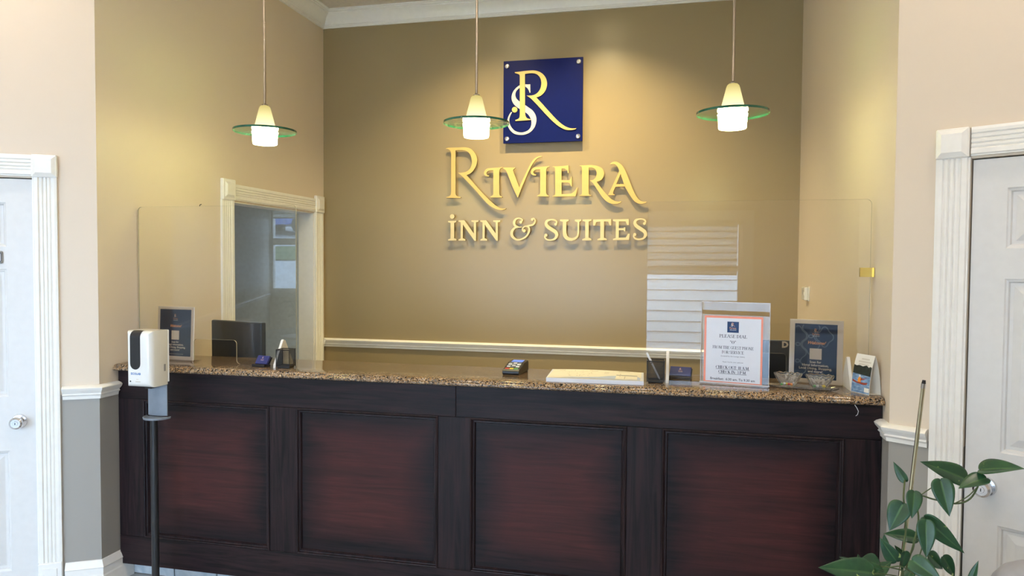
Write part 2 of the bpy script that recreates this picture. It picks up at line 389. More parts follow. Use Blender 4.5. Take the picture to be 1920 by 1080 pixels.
# outlines of the sign letters, tenths of millimetres on the wall (x, z)
GLY = {
'R1': '9981,24125 10056,24148 10144,24167 10218,24174 10304,24177 10415,24178 10498,24178 10593,24178 10695,24176 10801,24175 10906,24173 10994,24174 11085,24176 11178,24177 11270,24178 11359,24175 11443,24167 11539,24154 11630,24139 11718,24118 11802,24088 11882,24047 11959,23992 12035,23924 12106,23849 12169,23769 12223,23690 12267,23610 12303,23528 12331,23443 12350,23356 12361,23268 12362,23177 12354,23083 12338,22988 12315,22894 12285,22806 12247,22720 12199,22636 12145,22555 12089,22481 12035,22417 11945,22333 11853,22270 11768,22222 11660,22181 11559,22157 11628,22083 11693,22014 11759,21945 11827,21872 11903,21790 11990,21696 12088,21587 12195,21466 12309,21336 12428,21203 12550,21069 12672,20940 12799,20810 12934,20674 13072,20539 13207,20409 13334,20289 13447,20186 13546,20100 13635,20026 13716,19963 13790,19909 13861,19862 13929,19819 14024,19768 14108,19734 14187,19712 14264,19695 14366,19686 14463,19692 14560,19697 14522,19661 14456,19628 14367,19605 14252,19585 14122,19586 14035,19600 13941,19621 13841,19650 13740,19686 13642,19730 13562,19771 13481,19816 13401,19867 13320,19922 13240,19984 13159,20051 13080,20124 13001,20204 12923,20290 12843,20379 12760,20473 12674,20568 12583,20667 12488,20771 12391,20878 12291,20988 12191,21097 12089,21205 11983,21316 11871,21432 11758,21548 11647,21661 11544,21765 11453,21856 11359,21948 11278,22027 11206,22095 11142,22153 11085,22204 10980,22285 10898,22339 11000,22336 11101,22332 11207,22337 11321,22349 11439,22369 11548,22404 11648,22458 11739,22528 11815,22608 11875,22699 11919,22802 11950,22907 11967,23011 11970,23117 11958,23232 11939,23330 11911,23437 11876,23540 11835,23630 11771,23727 11696,23806 11615,23869 11530,23913 11440,23941 11347,23960 11252,23972 11155,23976 11053,23978 10946,23978 10836,23976 10725,23973 10737,20830 10755,20756 10786,20689 10855,20640 10944,20602 11044,20575 11150,20552 11116,20497 10023,20512 10033,20573 10151,20603 10255,20640 10324,20694 10368,20765 10385,20865 10392,20976 10382,23740 10369,23832 10342,23919 10278,23993 10194,24049 10098,24072 9996,24083',
'I1': '14270,22676 14182,22668 14093,22659 14004,22650 13913,22643 13819,22639 13723,22636 13626,22633 13530,22629 13429,22625 13326,22622 13228,22615 13146,22601 13030,22543 12954,22466 12903,22376 12882,22282 12892,22195 12932,22119 13008,22060 13101,22023 13189,22021 13279,22033 13288,22088 13220,22091 13158,22105 13107,22155 13076,22218 13075,22280 13099,22338 13148,22386 13219,22423 13312,22443 13411,22451 13496,22451 13579,22448 13588,20787 13579,20721 13550,20658 13464,20604 13359,20554 13373,20498 14260,20486 14259,20536 14169,20573 14092,20617 14056,20683 14034,20757 14024,22350 14042,22435 14066,22510 14109,22562 14161,22596 14219,22612 14280,22621',
'I2': '17698,22669 17612,22661 17526,22652 17439,22643 17351,22637 17260,22632 17167,22629 17073,22627 16979,22622 16882,22619 16781,22616 16686,22609 16606,22595 16494,22538 16420,22462 16371,22373 16351,22281 16361,22195 16399,22120 16474,22062 16564,22025 16650,22024 16736,22035 16745,22090 16679,22092 16619,22106 16570,22156 16539,22218 16538,22278 16561,22336 16609,22383 16678,22420 16768,22439 16864,22448 16947,22448 17027,22444 17040,20807 17031,20742 17003,20680 16920,20627 16818,20578 16832,20523 17693,20511 17692,20561 17604,20597 17529,20640 17494,20706 17472,20778 17460,22348 17477,22431 17500,22506 17542,22556 17592,22590 17649,22606 17708,22615',
'V1': '14285,22639 15196,22618 15216,22572 15149,22543 15093,22510 15064,22466 15056,22410 15046,22393 15095,22258 15143,22135 15207,21974 15282,21788 15362,21591 15443,21393 15518,21207 15567,21315 15616,21422 15664,21530 15714,21637 15764,21745 15815,21853 15868,21964 15924,22080 15981,22195 16037,22307 16090,22413 16139,22510 16191,22612 16238,22705 16282,22788 16325,22866 16370,22938 16428,23021 16486,23095 16544,23159 16602,23215 16678,23272 16754,23314 16834,23345 16921,23365 17012,23374 17103,23384 17160,23341 17042,23315 16927,23279 16856,23246 16787,23204 16719,23148 16666,23092 16613,23025 16561,22953 16511,22880 16465,22810 16423,22742 16378,22663 16326,22565 16286,22485 16242,22398 16196,22302 16148,22201 16099,22095 16049,21986 15997,21871 15943,21749 15888,21622 15833,21493 15778,21364 15725,21236 15673,21110 15623,20983 15573,20856 15523,20729 15473,20601 15423,20474 15376,20475 15326,20579 15277,20677 15229,20775 15179,20879 15125,20996 15064,21132 14992,21302 14910,21502 14823,21716 14739,21923 14665,22106 14606,22245 14544,22390 14519,22435 14486,22469 14391,22533 14285,22584',
'E1': '17911,22632 18024,22634 18140,22634 18256,22635 18369,22636 18478,22638 18578,22642 18670,22648 18754,22655 18833,22663 18909,22672 18985,22681 19064,22689 19090,22138 19031,22139 19002,22246 18962,22341 18891,22408 18800,22453 18729,22467 18650,22471 18571,22475 18578,21648 19074,21638 19141,21660 19200,21698 19231,21784 19253,21885 19304,21884 19310,21209 19251,21210 19220,21304 19182,21386 19138,21435 19046,21464 18987,21470 18915,21474 18834,21476 18748,21477 18661,21478 18580,21480 18587,20665 18676,20667 18766,20669 18856,20672 18941,20675 19019,20679 19131,20685 19227,20694 19314,20716 19392,20758 19460,20814 19523,20880 19568,20937 19609,21002 19649,21069 19689,21135 19744,21105 19578,20491 17937,20494 17937,20540 18008,20561 18068,20588 18099,20633 18119,20684 18104,22473 18083,22527 18052,22571 17987,22585 17911,22591',
'R2': '19855,22653 19937,22655 20017,22656 20098,22658 20179,22659 20261,22660 20344,22662 20427,22665 20511,22667 20595,22667 20678,22663 20763,22655 20849,22644 20934,22631 21017,22613 21095,22591 21188,22558 21278,22518 21359,22472 21428,22418 21482,22353 21524,22279 21556,22202 21575,22126 21583,22028 21571,21931 21541,21838 21508,21771 21463,21705 21411,21645 21354,21594 21288,21557 21215,21531 21139,21509 21064,21484 21113,21417 21159,21352 21207,21286 21258,21217 21317,21141 21373,21070 21433,20993 21498,20913 21564,20832 21630,20754 21694,20680 21757,20609 21820,20539 21882,20471 21945,20406 22007,20347 22070,20295 22144,20242 22219,20196 22293,20158 22368,20128 22442,20105 22516,20092 22590,20090 22663,20093 22737,20098 22811,20100 22781,20052 22730,20006 22663,19978 22579,19953 22485,19935 22409,19928 22328,19923 22243,19926 22156,19939 22083,19957 22008,19981 21932,20010 21856,20047 21783,20092 21725,20137 21669,20187 21614,20242 21559,20303 21504,20367 21449,20436 21392,20511 21335,20593 21278,20680 21221,20768 21165,20855 21112,20937 21059,21018 21008,21101 20958,21181 20909,21258 20862,21329 20816,21389 20752,21459 20693,21510 20635,21554 20576,21601 20658,21603 20738,21606 20814,21625 20884,21671 20948,21733 20999,21808 21033,21898 21054,21999 21058,22096 21045,22187 21016,22273 20973,22346 20914,22402 20842,22445 20763,22475 20678,22488 20585,22489 20493,22489 20510,20698 20528,20641 20557,20594 20622,20574 20699,20563 20700,20509 19842,20521 19842,20575 19921,20584 19988,20602 20019,20649 20038,20705 20020,22492 20004,22537 19978,22576 19922,22595 19856,22608',
'A1': '21982,22702 22044,22769 22124,22826 22209,22851 22310,22866 22411,22860 22485,22834 22560,22795 22633,22747 22699,22697 22757,22648 22808,22597 22856,22538 22906,22466 22940,22410 22974,22350 23008,22284 23042,22212 23078,22135 23115,22052 23154,21961 23196,21861 23238,21755 23281,21647 23324,21538 23367,21433 23408,21328 23450,21221 23492,21113 23534,21008 23576,20908 23618,20815 23659,20727 23700,20644 23740,20565 23781,20491 23823,20423 23867,20361 23920,20293 23973,20234 24029,20182 24088,20139 24153,20103 24226,20080 24304,20067 24386,20061 24469,20057 24550,20049 24512,20010 24458,19973 24394,19949 24317,19928 24236,19914 24159,19909 24078,19912 23993,19930 23925,19952 23854,19981 23780,20021 23708,20076 23659,20125 23610,20182 23561,20246 23512,20313 23465,20382 23419,20449 23374,20517 23329,20589 23285,20663 23244,20735 23205,20802 23170,20863 23126,20939 23090,21003 23058,21062 23024,21124 22377,21122 22337,21037 22294,20949 22256,20866 22229,20796 22209,20696 22222,20631 22272,20598 22338,20580 22338,20534 21881,20545 21881,20574 21960,20746 22042,20922 22124,21098 22203,21269 22277,21430 22343,21575 22400,21702 22450,21813 22495,21914 22537,22010 22579,22106 22623,22206 22596,22297 22560,22392 22521,22467 22475,22545 22422,22609 22331,22670 22228,22700 22155,22698 22079,22683 22002,22668;22720,21999 22961,21293 22428,21302',
'i': '10164,18821 10805,18841 10806,18744 10638,18681 10642,17555 10827,17482 10828,17386 10169,17378 10169,17467 10355,17531 10351,18683 10165,18740;10661,19147 10657,19109 10644,19074 10623,19042 10595,19015 10561,18996 10524,18983 10485,18980 10445,18984 10408,18997 10374,19017 10346,19044 10325,19076 10312,19112 10307,19150 10311,19187 10324,19223 10345,19255 10373,19281 10407,19301 10444,19313 10484,19317 10523,19313 10560,19300 10594,19279 10622,19252 10643,19220 10656,19184',
'N1': '10965,18864 11426,18860 12139,17897 12136,18712 11944,18761 11944,18857 12492,18853 12493,18757 12302,18711 12308,17369 12183,17369 11302,18557 11306,17554 11499,17473 11499,17377 10971,17377 10970,17466 11138,17538 11133,18718 10965,18767',
'N2': '12625,18852 13079,18849 13784,17892 13779,18701 13590,18750 13590,18845 14131,18842 14131,18747 13943,18700 13951,17367 13828,17368 12957,18547 12962,17551 13153,17472 13153,17376 12632,17376 12632,17464 12797,17536 12791,18708 12625,18756',
'U': '18488,18874 19117,18869 19118,18761 18946,18700 18945,18533 18943,18358 18941,18187 18943,18033 18953,17908 19004,17732 19089,17644 19218,17578 19364,17558 19511,17586 19636,17658 19702,17749 19735,17921 19743,18039 19745,18184 19745,18344 19744,18508 19744,18664 19548,18742 19547,18858 20014,18870 20015,18770 19860,18694 19861,18547 19863,18393 19865,18239 19865,18093 19862,17961 19853,17851 19806,17655 19715,17542 19557,17426 19366,17356 19161,17362 18973,17419 18841,17519 18751,17644 18709,17741 18694,17909 18689,18034 18687,18188 18687,18359 18687,18534 18687,18701 18489,18765',
'I3': '20092,18854 20735,18873 20736,18773 20535,18713 20547,17579 20741,17494 20742,17394 20083,17379 20082,17472 20299,17549 20288,18699 20093,18754',
'T': '20843,18849 22094,18878 22122,18434 21999,18435 21905,18688 21606,18713 21618,17577 21811,17493 21812,17401 21159,17386 21158,17478 21357,17555 21345,18700 21061,18671 20971,18425 20848,18426',
'E2': '22231,18854 23316,18869 23336,18443 23215,18444 23107,18703 22636,18706 22642,18233 22976,18231 22990,18300 23088,18300 23092,18017 22993,18018 22977,18094 22643,18088 22649,17568 23135,17590 23283,17849 23404,17849 23348,17415 22240,17393 22239,17485 22436,17553 22424,18685 22233,18747',
'zS1': '18224,18490 18237,18512 18259,18547 18284,18590 18304,18640 18308,18695 18290,18745 18262,18787 18224,18824 18180,18856 18129,18881 18072,18897 18008,18908 17941,18913 17874,18913 17811,18909 17748,18907 17684,18901 17619,18888 17556,18868 17497,18836 17450,18789 17415,18734 17391,18674 17377,18611 17376,18545 17391,18480 17417,18419 17451,18362 17491,18309 17538,18258 17594,18210 17656,18168 17717,18129 17775,18094 17830,18057 17891,18020 17954,17984 18010,17950 18055,17919 18085,17892 18108,17865 18128,17835 18141,17807 18149,17779 18152,17754 18152,17722 18144,17681 18127,17637 18104,17596 18078,17561 18041,17535 17992,17511 17936,17491 17879,17476 17824,17466 17771,17465 17717,17469 17663,17478 17615,17491 17576,17507 17544,17528 17514,17554 17489,17583 17470,17613 17461,17635 17460,17655 17467,17683 17480,17717 17495,17750 17504,17775 17401,17816 17392,17793 17377,17760 17360,17716 17349,17665 17352,17612 17371,17563 17399,17519 17434,17478 17477,17441 17526,17410 17580,17388 17640,17371 17704,17361 17769,17356 17834,17357 17899,17362 17968,17373 18037,17391 18104,17416 18165,17449 18221,17490 18271,17540 18314,17596 18348,17658 18371,17724 18376,17793 18368,17862 18348,17928 18317,17992 18276,18053 18220,18110 18157,18159 18092,18202 18031,18241 17974,18280 17913,18316 17850,18351 17793,18383 17745,18413 17708,18441 17675,18470 17645,18501 17621,18531 17605,18556 17596,18577 17590,18599 17589,18628 17594,18659 17603,18686 17615,18707 17635,18728 17672,18750 17719,18770 17771,18787 17824,18801 17878,18804 17938,18804 17996,18799 18049,18791 18091,18779 18124,18763 18153,18742 18177,18718 18193,18696 18199,18682 18197,18668 18185,18639 18165,18604 18143,18571 18128,18546;18278,18541 18265,18490 18228,18453 18177,18440 18125,18454 18087,18491 18073,18542 18086,18592 18124,18629 18175,18642 18226,18629 18264,18591;17596,17764 17581,17709 17541,17669 17486,17654 17430,17669 17389,17709 17373,17764 17388,17819 17428,17859 17484,17873 17540,17859 17581,17818',
'zS2': '24440,18501 24453,18523 24474,18556 24497,18598 24516,18647 24520,18701 24502,18750 24475,18790 24440,18826 24397,18857 24349,18881 24295,18897 24234,18907 24171,18913 24107,18913 24048,18909 23989,18907 23927,18901 23866,18888 23806,18869 23751,18837 23707,18792 23674,18738 23651,18680 23639,18619 23638,18555 23652,18491 23677,18432 23710,18377 23748,18325 23792,18275 23845,18229 23904,18187 23962,18150 24017,18116 24069,18080 24127,18044 24187,18009 24240,17975 24283,17945 24312,17919 24334,17893 24352,17864 24365,17836 24373,17809 24375,17785 24376,17754 24368,17714 24352,17671 24331,17631 24306,17597 24271,17572 24225,17549 24172,17529 24118,17515 24066,17505 24016,17504 23964,17508 23914,17517 23868,17530 23831,17545 23800,17565 23772,17590 23748,17619 23731,17648 23721,17669 23720,17688 23727,17716 23739,17749 23753,17781 23762,17805 23664,17845 23656,17823 23641,17791 23626,17748 23615,17699 23619,17646 23637,17600 23663,17557 23697,17516 23738,17480 23784,17451 23835,17429 23892,17413 23953,17402 24015,17397 24076,17399 24138,17404 24203,17415 24268,17432 24331,17456 24389,17488 24442,17528 24489,17576 24529,17631 24561,17691 24583,17755 24587,17823 24579,17890 24560,17954 24531,18016 24492,18076 24438,18131 24378,18179 24317,18221 24259,18259 24205,18296 24147,18332 24087,18366 24033,18397 23988,18426 23953,18453 23921,18482 23892,18512 23870,18541 23854,18566 23846,18585 23840,18607 23839,18636 23843,18665 23852,18692 23863,18712 23882,18733 23917,18754 23961,18774 24011,18791 24060,18804 24112,18807 24168,18807 24224,18802 24274,18794 24314,18782 24345,18767 24373,18746 24395,18723 24410,18701 24416,18688 24415,18674 24403,18646 24384,18612 24364,18580 24350,18555;24492,18550 24480,18501 24444,18465 24396,18452 24347,18466 24311,18502 24297,18552 24310,18601 24345,18637 24394,18649 24442,18636 24478,18600;23849,17794 23835,17741 23797,17702 23745,17688 23692,17703 23653,17742 23638,17795 23652,17848 23690,17887 23742,17901 23795,17887 23834,17848',
'zamp': '15693,18668 15711,18690 15743,18722 15778,18763 15807,18813 15809,18876 15773,18925 15723,18961 15665,18992 15602,19015 15541,19028 15480,19034 15416,19030 15352,19018 15290,18998 15233,18969 15182,18929 15138,18881 15101,18827 15072,18768 15053,18707 15053,18644 15062,18580 15081,18516 15113,18455 15159,18400 15223,18363 15292,18338 15364,18321 15432,18310 15494,18305 15551,18301 15606,18305 15655,18313 15695,18322 15723,18327 15713,18390 15683,18387 15644,18382 15599,18377 15552,18377 15506,18383 15455,18402 15397,18426 15342,18454 15297,18484 15273,18511 15258,18536 15247,18569 15241,18607 15241,18645 15246,18678 15249,18712 15260,18752 15277,18792 15299,18828 15323,18856 15353,18880 15394,18902 15441,18919 15488,18930 15531,18935 15575,18925 15626,18906 15673,18881 15707,18857 15717,18848 15713,18848 15696,18825 15665,18794 15632,18765 15609,18743;15538,18383 15493,18387 15427,18392 15347,18393 15262,18385 15181,18360 15110,18318 15043,18264 14983,18201 14930,18130 14891,18054 14872,17972 14867,17886 14875,17799 14897,17712 14936,17631 14998,17562 15073,17502 15155,17451 15241,17411 15325,17385 15407,17370 15489,17369 15571,17380 15650,17399 15728,17425 15808,17456 15891,17497 15973,17546 16049,17601 16117,17662 16175,17732 16224,17810 16266,17890 16298,17968 16322,18040 16331,18109 16330,18174 16320,18235 16301,18291 16272,18339 16232,18381 16183,18412 16130,18434 16076,18448 16023,18451 15969,18446 15916,18431 15866,18408 15820,18380 15781,18348 15751,18309 15730,18264 15716,18218 15709,18172 15713,18124 15737,18079 15772,18047 15806,18024 15834,18008 15851,17997 15912,18089 15893,18102 15866,18117 15841,18133 15826,18146 15822,18152 15822,18166 15826,18193 15835,18224 15849,18252 15865,18273 15888,18295 15920,18318 15957,18338 15993,18351 16025,18357 16058,18352 16096,18340 16132,18322 16161,18301 16179,18279 16190,18250 16197,18214 16199,18171 16194,18125 16181,18075 16164,18015 16139,17945 16105,17873 16066,17805 16021,17747 15967,17694 15902,17644 15831,17598 15758,17559 15688,17528 15619,17508 15550,17495 15483,17489 15421,17493 15363,17506 15305,17537 15245,17581 15189,17633 15144,17687 15117,17735 15097,17778 15084,17830 15079,17887 15082,17943 15092,17991 15107,18041 15134,18096 15171,18151 15213,18199 15253,18236 15299,18260 15363,18277 15433,18288 15497,18296 15543,18304;15968,18350 16011,18354 16071,18360 16141,18369 16214,18379 16279,18389 16337,18399 16399,18407 16462,18419 16527,18438 16588,18470 16637,18519 16677,18575 16710,18635 16732,18695 16743,18755 16739,18815 16719,18872 16692,18923 16661,18965 16622,18998 16571,19012 16524,19002 16487,18985 16458,18970 16441,18962 16483,18877 16504,18887 16531,18901 16557,18913 16572,18918 16573,18918 16584,18904 16604,18873 16621,18835 16631,18798 16632,18767 16620,18733 16598,18691 16568,18648 16535,18610 16502,18584 16469,18565 16426,18549 16372,18537 16312,18525 16250,18512 16187,18493 16118,18474 16051,18456 15992,18440 15951,18427;15756,18705 15741,18650 15700,18610 15644,18595 15587,18610 15545,18651 15530,18706 15545,18761 15586,18801 15642,18815 15699,18800 15740,18760;16018,18082 16002,18023 15958,17980 15898,17964 15838,17980 15793,18024 15776,18083 15792,18142 15836,18185 15896,18200 15957,18184 16001,18141;16582,18887 16569,18837 16531,18800 16479,18786 16427,18800 16388,18838 16374,18889 16388,18940 16425,18977 16477,18990 16530,18976 16568,18938',
'LR': '15186,29335 15317,29338 15479,29345 15593,29354 15725,29365 15867,29375 16009,29382 16126,29386 16249,29390 16372,29392 16492,29388 16603,29376 16731,29350 16850,29315 16962,29268 17065,29212 17192,29116 17304,29002 17395,28875 17447,28770 17488,28655 17516,28537 17529,28422 17519,28268 17484,28116 17435,27980 17370,27865 17291,27766 17208,27683 17075,27590 16946,27529 16844,27503 16749,27493 16846,27390 16940,27290 17038,27184 17147,27065 17226,26977 17309,26882 17395,26783 17485,26680 17578,26575 17676,26467 17779,26354 17890,26232 18005,26107 18119,25985 18230,25871 18333,25771 18448,25668 18555,25578 18658,25499 18758,25430 18856,25370 18977,25310 19094,25266 19206,25235 19310,25214 19487,25210 19651,25227 19592,25174 19504,25131 19393,25113 19255,25103 19117,25106 18992,25120 18867,25148 18728,25202 18634,25250 18535,25306 18430,25372 18320,25450 18205,25540 18104,25626 17999,25722 17889,25827 17777,25938 17662,26054 17547,26172 17427,26299 17300,26438 17171,26581 17045,26722 16926,26854 16819,26970 16706,27090 16605,27195 16514,27287 16431,27368 16354,27440 16200,27556 16068,27639 16245,27627 16418,27629 16589,27658 16747,27723 16845,27798 16935,27893 17008,28000 17062,28118 17098,28248 17117,28378 17118,28510 17101,28643 17068,28764 16982,28923 16869,29049 16745,29127 16605,29171 16445,29192 16275,29195 16104,29184 15931,29168 15950,26505 15969,26340 15999,26193 16054,26098 16132,26034 16242,25994 16365,25967 16332,25904 15269,25879 15242,25945 15343,25973 15435,26009 15505,26059 15554,26133 15572,26253 15579,26390 15561,29000 15554,29077 15513,29151 15373,29212 15200,29270',
'LS': '16308,28438 16205,28435 16103,28435 16009,28451 15904,28464 15765,28465 15605,28433 15483,28373 15354,28288 15240,28193 15146,28087 15067,27970 15008,27848 14970,27722 14952,27591 14957,27463 14989,27337 15043,27214 15113,27100 15200,26998 15302,26905 15416,26816 15545,26732 15685,26653 15817,26574 15938,26497 16052,26420 16151,26335 16233,26234 16300,26124 16352,26018 16403,25872 16420,25725 16405,25561 16356,25405 16274,25283 16159,25186 15998,25113 15828,25068 15695,25055 15561,25071 15394,25112 15226,25186 15127,25262 15035,25355 14957,25455 14892,25561 14842,25675 14807,25784 14792,25936 14805,26076 14837,26203 14884,26320 14941,26423 15003,26522 14916,26539 14829,26409 14750,26273 14688,26118 14652,25952 14649,25835 14660,25713 14687,25594 14729,25479 14786,25368 14857,25263 14945,25163 15047,25069 15161,24994 15287,24944 15425,24914 15562,24896 15696,24888 15829,24893 15962,24915 16098,24953 16234,25008 16359,25083 16471,25181 16573,25298 16654,25427 16699,25533 16734,25649 16757,25766 16769,25873 16769,25999 16749,26116 16714,26229 16661,26344 16593,26456 16513,26558 16420,26646 16316,26723 16214,26796 16075,26900 15934,27001 15828,27069 15719,27137 15613,27208 15510,27284 15411,27364 15332,27446 15260,27576 15230,27709 15236,27842 15275,27965 15346,28066 15440,28151 15552,28227 15672,28282 15791,28305 15905,28297 16012,28246 16105,28171 16171,28079 16218,27986 16246,27914 16266,27849 16325,27846',
'LD': '15397,26675 15393,26638 15382,26602 15364,26569 15339,26541 15309,26518 15274,26501 15237,26492 15198,26489 15159,26495 15121,26507 15086,26527 15056,26552 15031,26582 15012,26617 15000,26653 14996,26691 15000,26729 15011,26765 15029,26798 15054,26826 15084,26849 15119,26866 15156,26875 15195,26877 15234,26872 15272,26859 15307,26840 15337,26815 15362,26784 15381,26750 15393,26713',
}
# pothos leaves: base, tip, width, roll; and its vines
LEAF =  [(3.347, -2.8, 0.935, 3.318, -2.78, 0.984, 0.026, 20.0), (3.496, -2.82, 0.959, 3.38, -2.85, 1.01, 0.056, -25.0), (3.412, -2.9, 0.966, 3.424, -2.94, 0.881, 0.057, 0.0), (3.523, -2.88, 1.003, 3.605, -2.93, 1.033, 0.04, 60.0), (3.522, -2.9, 0.983, 3.45, -2.92, 0.961, 0.035, -50.0), (3.338, -2.92, 0.934, 3.327, -2.95, 0.87, 0.042, 10.0), (3.314, -2.9, 0.891, 3.275, -2.92, 0.82, 0.058, -15.0), (3.355, -2.88, 0.792, 3.273, -2.88, 0.801, 0.036, -35.0), (3.352, -2.98, 0.871, 3.347, -3.01, 0.783, 0.048, 0.0), (3.366, -2.94, 0.867, 3.458, -2.96, 0.783, 0.049, -10.0), (3.372, -2.95, 0.769, 3.423, -2.92, 0.722, 0.035, 30.0), (3.415, -2.93, 0.759, 3.456, -2.91, 0.696, 0.035, 20.0), (3.318, -3.0, 0.768, 3.375, -3.05, 0.737, 0.053, 10.0), (3.478, -2.95, 0.707, 3.492, -2.95, 0.767, 0.018, 30.0), (3.196, -3.05, 0.744, 3.063, -3.11, 0.773, 0.064, -25.0), (3.172, -2.95, 0.734, 3.141, -2.93, 0.732, 0.023, 50.0), (3.194, -2.95, 0.733, 3.19, -2.93, 0.749, 0.013, 40.0), (3.231, -3.0, 0.748, 3.182, -3.02, 0.772, 0.033, -60.0), (3.286, -2.95, 0.748, 3.244, -2.95, 0.805, 0.041, 15.0), (3.28, -2.88, 0.763, 3.272, -2.88, 0.794, 0.017, 30.0), (3.307, -2.96, 0.775, 3.302, -2.96, 0.72, 0.024, 40.0), (3.321, -2.88, 0.745, 3.301, -2.88, 0.764, 0.014, 20.0), (3.225, -2.98, 0.712, 3.273, -2.96, 0.751, 0.036, 30.0), (3.316, -2.95, 0.698, 3.353, -2.92, 0.743, 0.025, 35.0)]
VINES = [[(3.31, -2.93, 0.704), (3.311, -2.93, 0.773), (3.322, -2.91, 0.828), (3.325, -2.88, 0.88), (3.325, -2.87, 0.908), (3.347, -2.8, 0.935)],
[(3.321, -2.93, 0.728), (3.337, -2.93, 0.791), (3.351, -2.92, 0.857), (3.353, -2.9, 0.889), (3.365, -2.88, 0.915), (3.4, -2.88, 0.908), (3.455, -2.88, 0.9), (3.489, -2.88, 0.912), (3.505, -2.89, 0.944), (3.515, -2.89, 0.981), (3.523, -2.88, 1.003)],
[(3.368, -2.88, 0.918), (3.392, -2.86, 0.928), (3.413, -2.9, 0.966)],
[(3.455, -2.88, 0.9), (3.489, -2.89, 0.93), (3.522, -2.9, 0.983)],
[(3.307, -2.95, 0.72), (3.266, -2.98, 0.737), (3.231, -3.0, 0.745)],
[(3.316, -2.95, 0.698), (3.261, -3.0, 0.724), (3.196, -3.05, 0.744)],
[(3.332, -2.95, 0.715), (3.296, -2.97, 0.739), (3.259, -2.98, 0.736)],
[(3.341, -2.93, 0.73), (3.358, -2.93, 0.778), (3.355, -2.97, 0.868)],
[(3.32, -2.93, 0.743), (3.345, -2.9, 0.765), (3.355, -2.88, 0.792)]]
# ------------------------------------------------------------------ room plan
XR, YL, YR = 3.4527, -2.2464, -2.2148
AL, AR = 0.5305, 0.5988
DL = Vector((-math.cos(AL), -math.sin(AL))); DR = Vector((math.cos(AR), -math.sin(AR)))
P9 = Vector((0, YL)); P8 = P9 + DL * 1.185; P7 = Vector((-4.72, -10.95)); P6 = Vector((-1.3, -10.95)); P5 = Vector((-1.3, -7.0)); P4 = Vector((4.95, -7.0))
P2 = Vector((XR, YR)); P3 = P2 + DR * 1.62
ZC = 3.47
def wall(name, A, B, openings=(), mat='wall_paint', thick=.12, z1=ZC, kind=True):
    """slab whose inner face runs A->B with the room on its right; openings are (s0, s1, z0, z1)"""
    A = Vector((A[0], A[1])); B = Vector((B[0], B[1])); d = (B - A); ln = d.length; d.normalize(); n = Vector((-d.y, d.x))
    m = MB()
    def blk(s0, s1, z0, zz):
        if s1 - s0 < 1e-4 or zz - z0 < 1e-4: return
        q = [A + d * s0, A + d * s1, A + d * s1 + n * thick, A + d * s0 + n * thick]
        m.add([(p.x, p.y, z0) for p in q] + [(p.x, p.y, zz) for p in q], [(0, 3, 2, 1), (4, 5, 6, 7), (0, 1, 5, 4), (1, 2, 6, 5), (2, 3, 7, 6), (3, 0, 4, 7)])
    s = 0
    for (a, b, z0, zz) in sorted(openings):
        blk(s, a, 0, z1); blk(a, b, 0, z0); blk(a, b, zz, z1); s = b
    blk(s, ln, 0, z1)
    o = m.build(name, mat)
    if kind: struct(o)
    return o
wall('wall_back', (0, 0), (XR, 0), mat='accent_paint')
wall('wall_right', (XR, .12), (XR, YR))
LEFT_OPEN = (-1.175, -.155, 1.943)
wall('wall_left', (0, YL), (0, .12), [(LEFT_OPEN[0] - YL, LEFT_OPEN[1] - YL, 0, LEFT_OPEN[2])])
LDOOR = (.262, 1.025, 1.953); RDOOR = (.246, 1.03, 1.946)
lw = (P9 - P8).length
wall('wall_left_door', P8, P9, [(lw - LDOOR[1], lw - LDOOR[0], 0, LDOOR[2])])
wall('wall_right_door', P2, P3, [(RDOOR[0], RDOOR[1], 0, RDOOR[2])])
wall('wall_lobby_left', P7, P8, mat='lobby_paint')
FW = (P7.x, P6.x)
wall('wall_lobby_far', P6, P7, [(P6.x + 3.2, P6.x + 4.705, 1.035, 2.55)], mat='lobby_paint')
wall('wall_lobby_side', P5, P6)
wall('wall_front', P4, P5, [(P4.x - 3.345, P4.x - 1.75, .55, 2.05), (P4.x - 1.60, P4.x - .10, .2, 2.7), (P4.x + .02, P4.x + 1.22, .2, 2.7)])  # the two tall openings are for the added daylight windows
wall('wall_lobby_right', P3, P4)
for nm, mt, za, zb in (('floor', 'floor_tile', -.12, 0), ('ceiling', 'ceiling_paint', ZC, ZC + .12)):
    pl = [(-5.0, -11.08), (-1.17, -11.08), (-1.17, -7.13), (5.1, -7.13), (5.1, .3), (-2.7, .95), (-2.7, -3.2), (-5.0, -8.0)]
    struct(MB().prism(pl, za, zb, 'xy').build(nm, mt))
# office seen (barely) through the doorway in the left wall
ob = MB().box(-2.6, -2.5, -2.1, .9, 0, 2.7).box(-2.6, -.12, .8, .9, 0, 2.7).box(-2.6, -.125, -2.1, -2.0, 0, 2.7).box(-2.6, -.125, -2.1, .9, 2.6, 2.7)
struct(ob.build('wall_office', 'dark_room'))

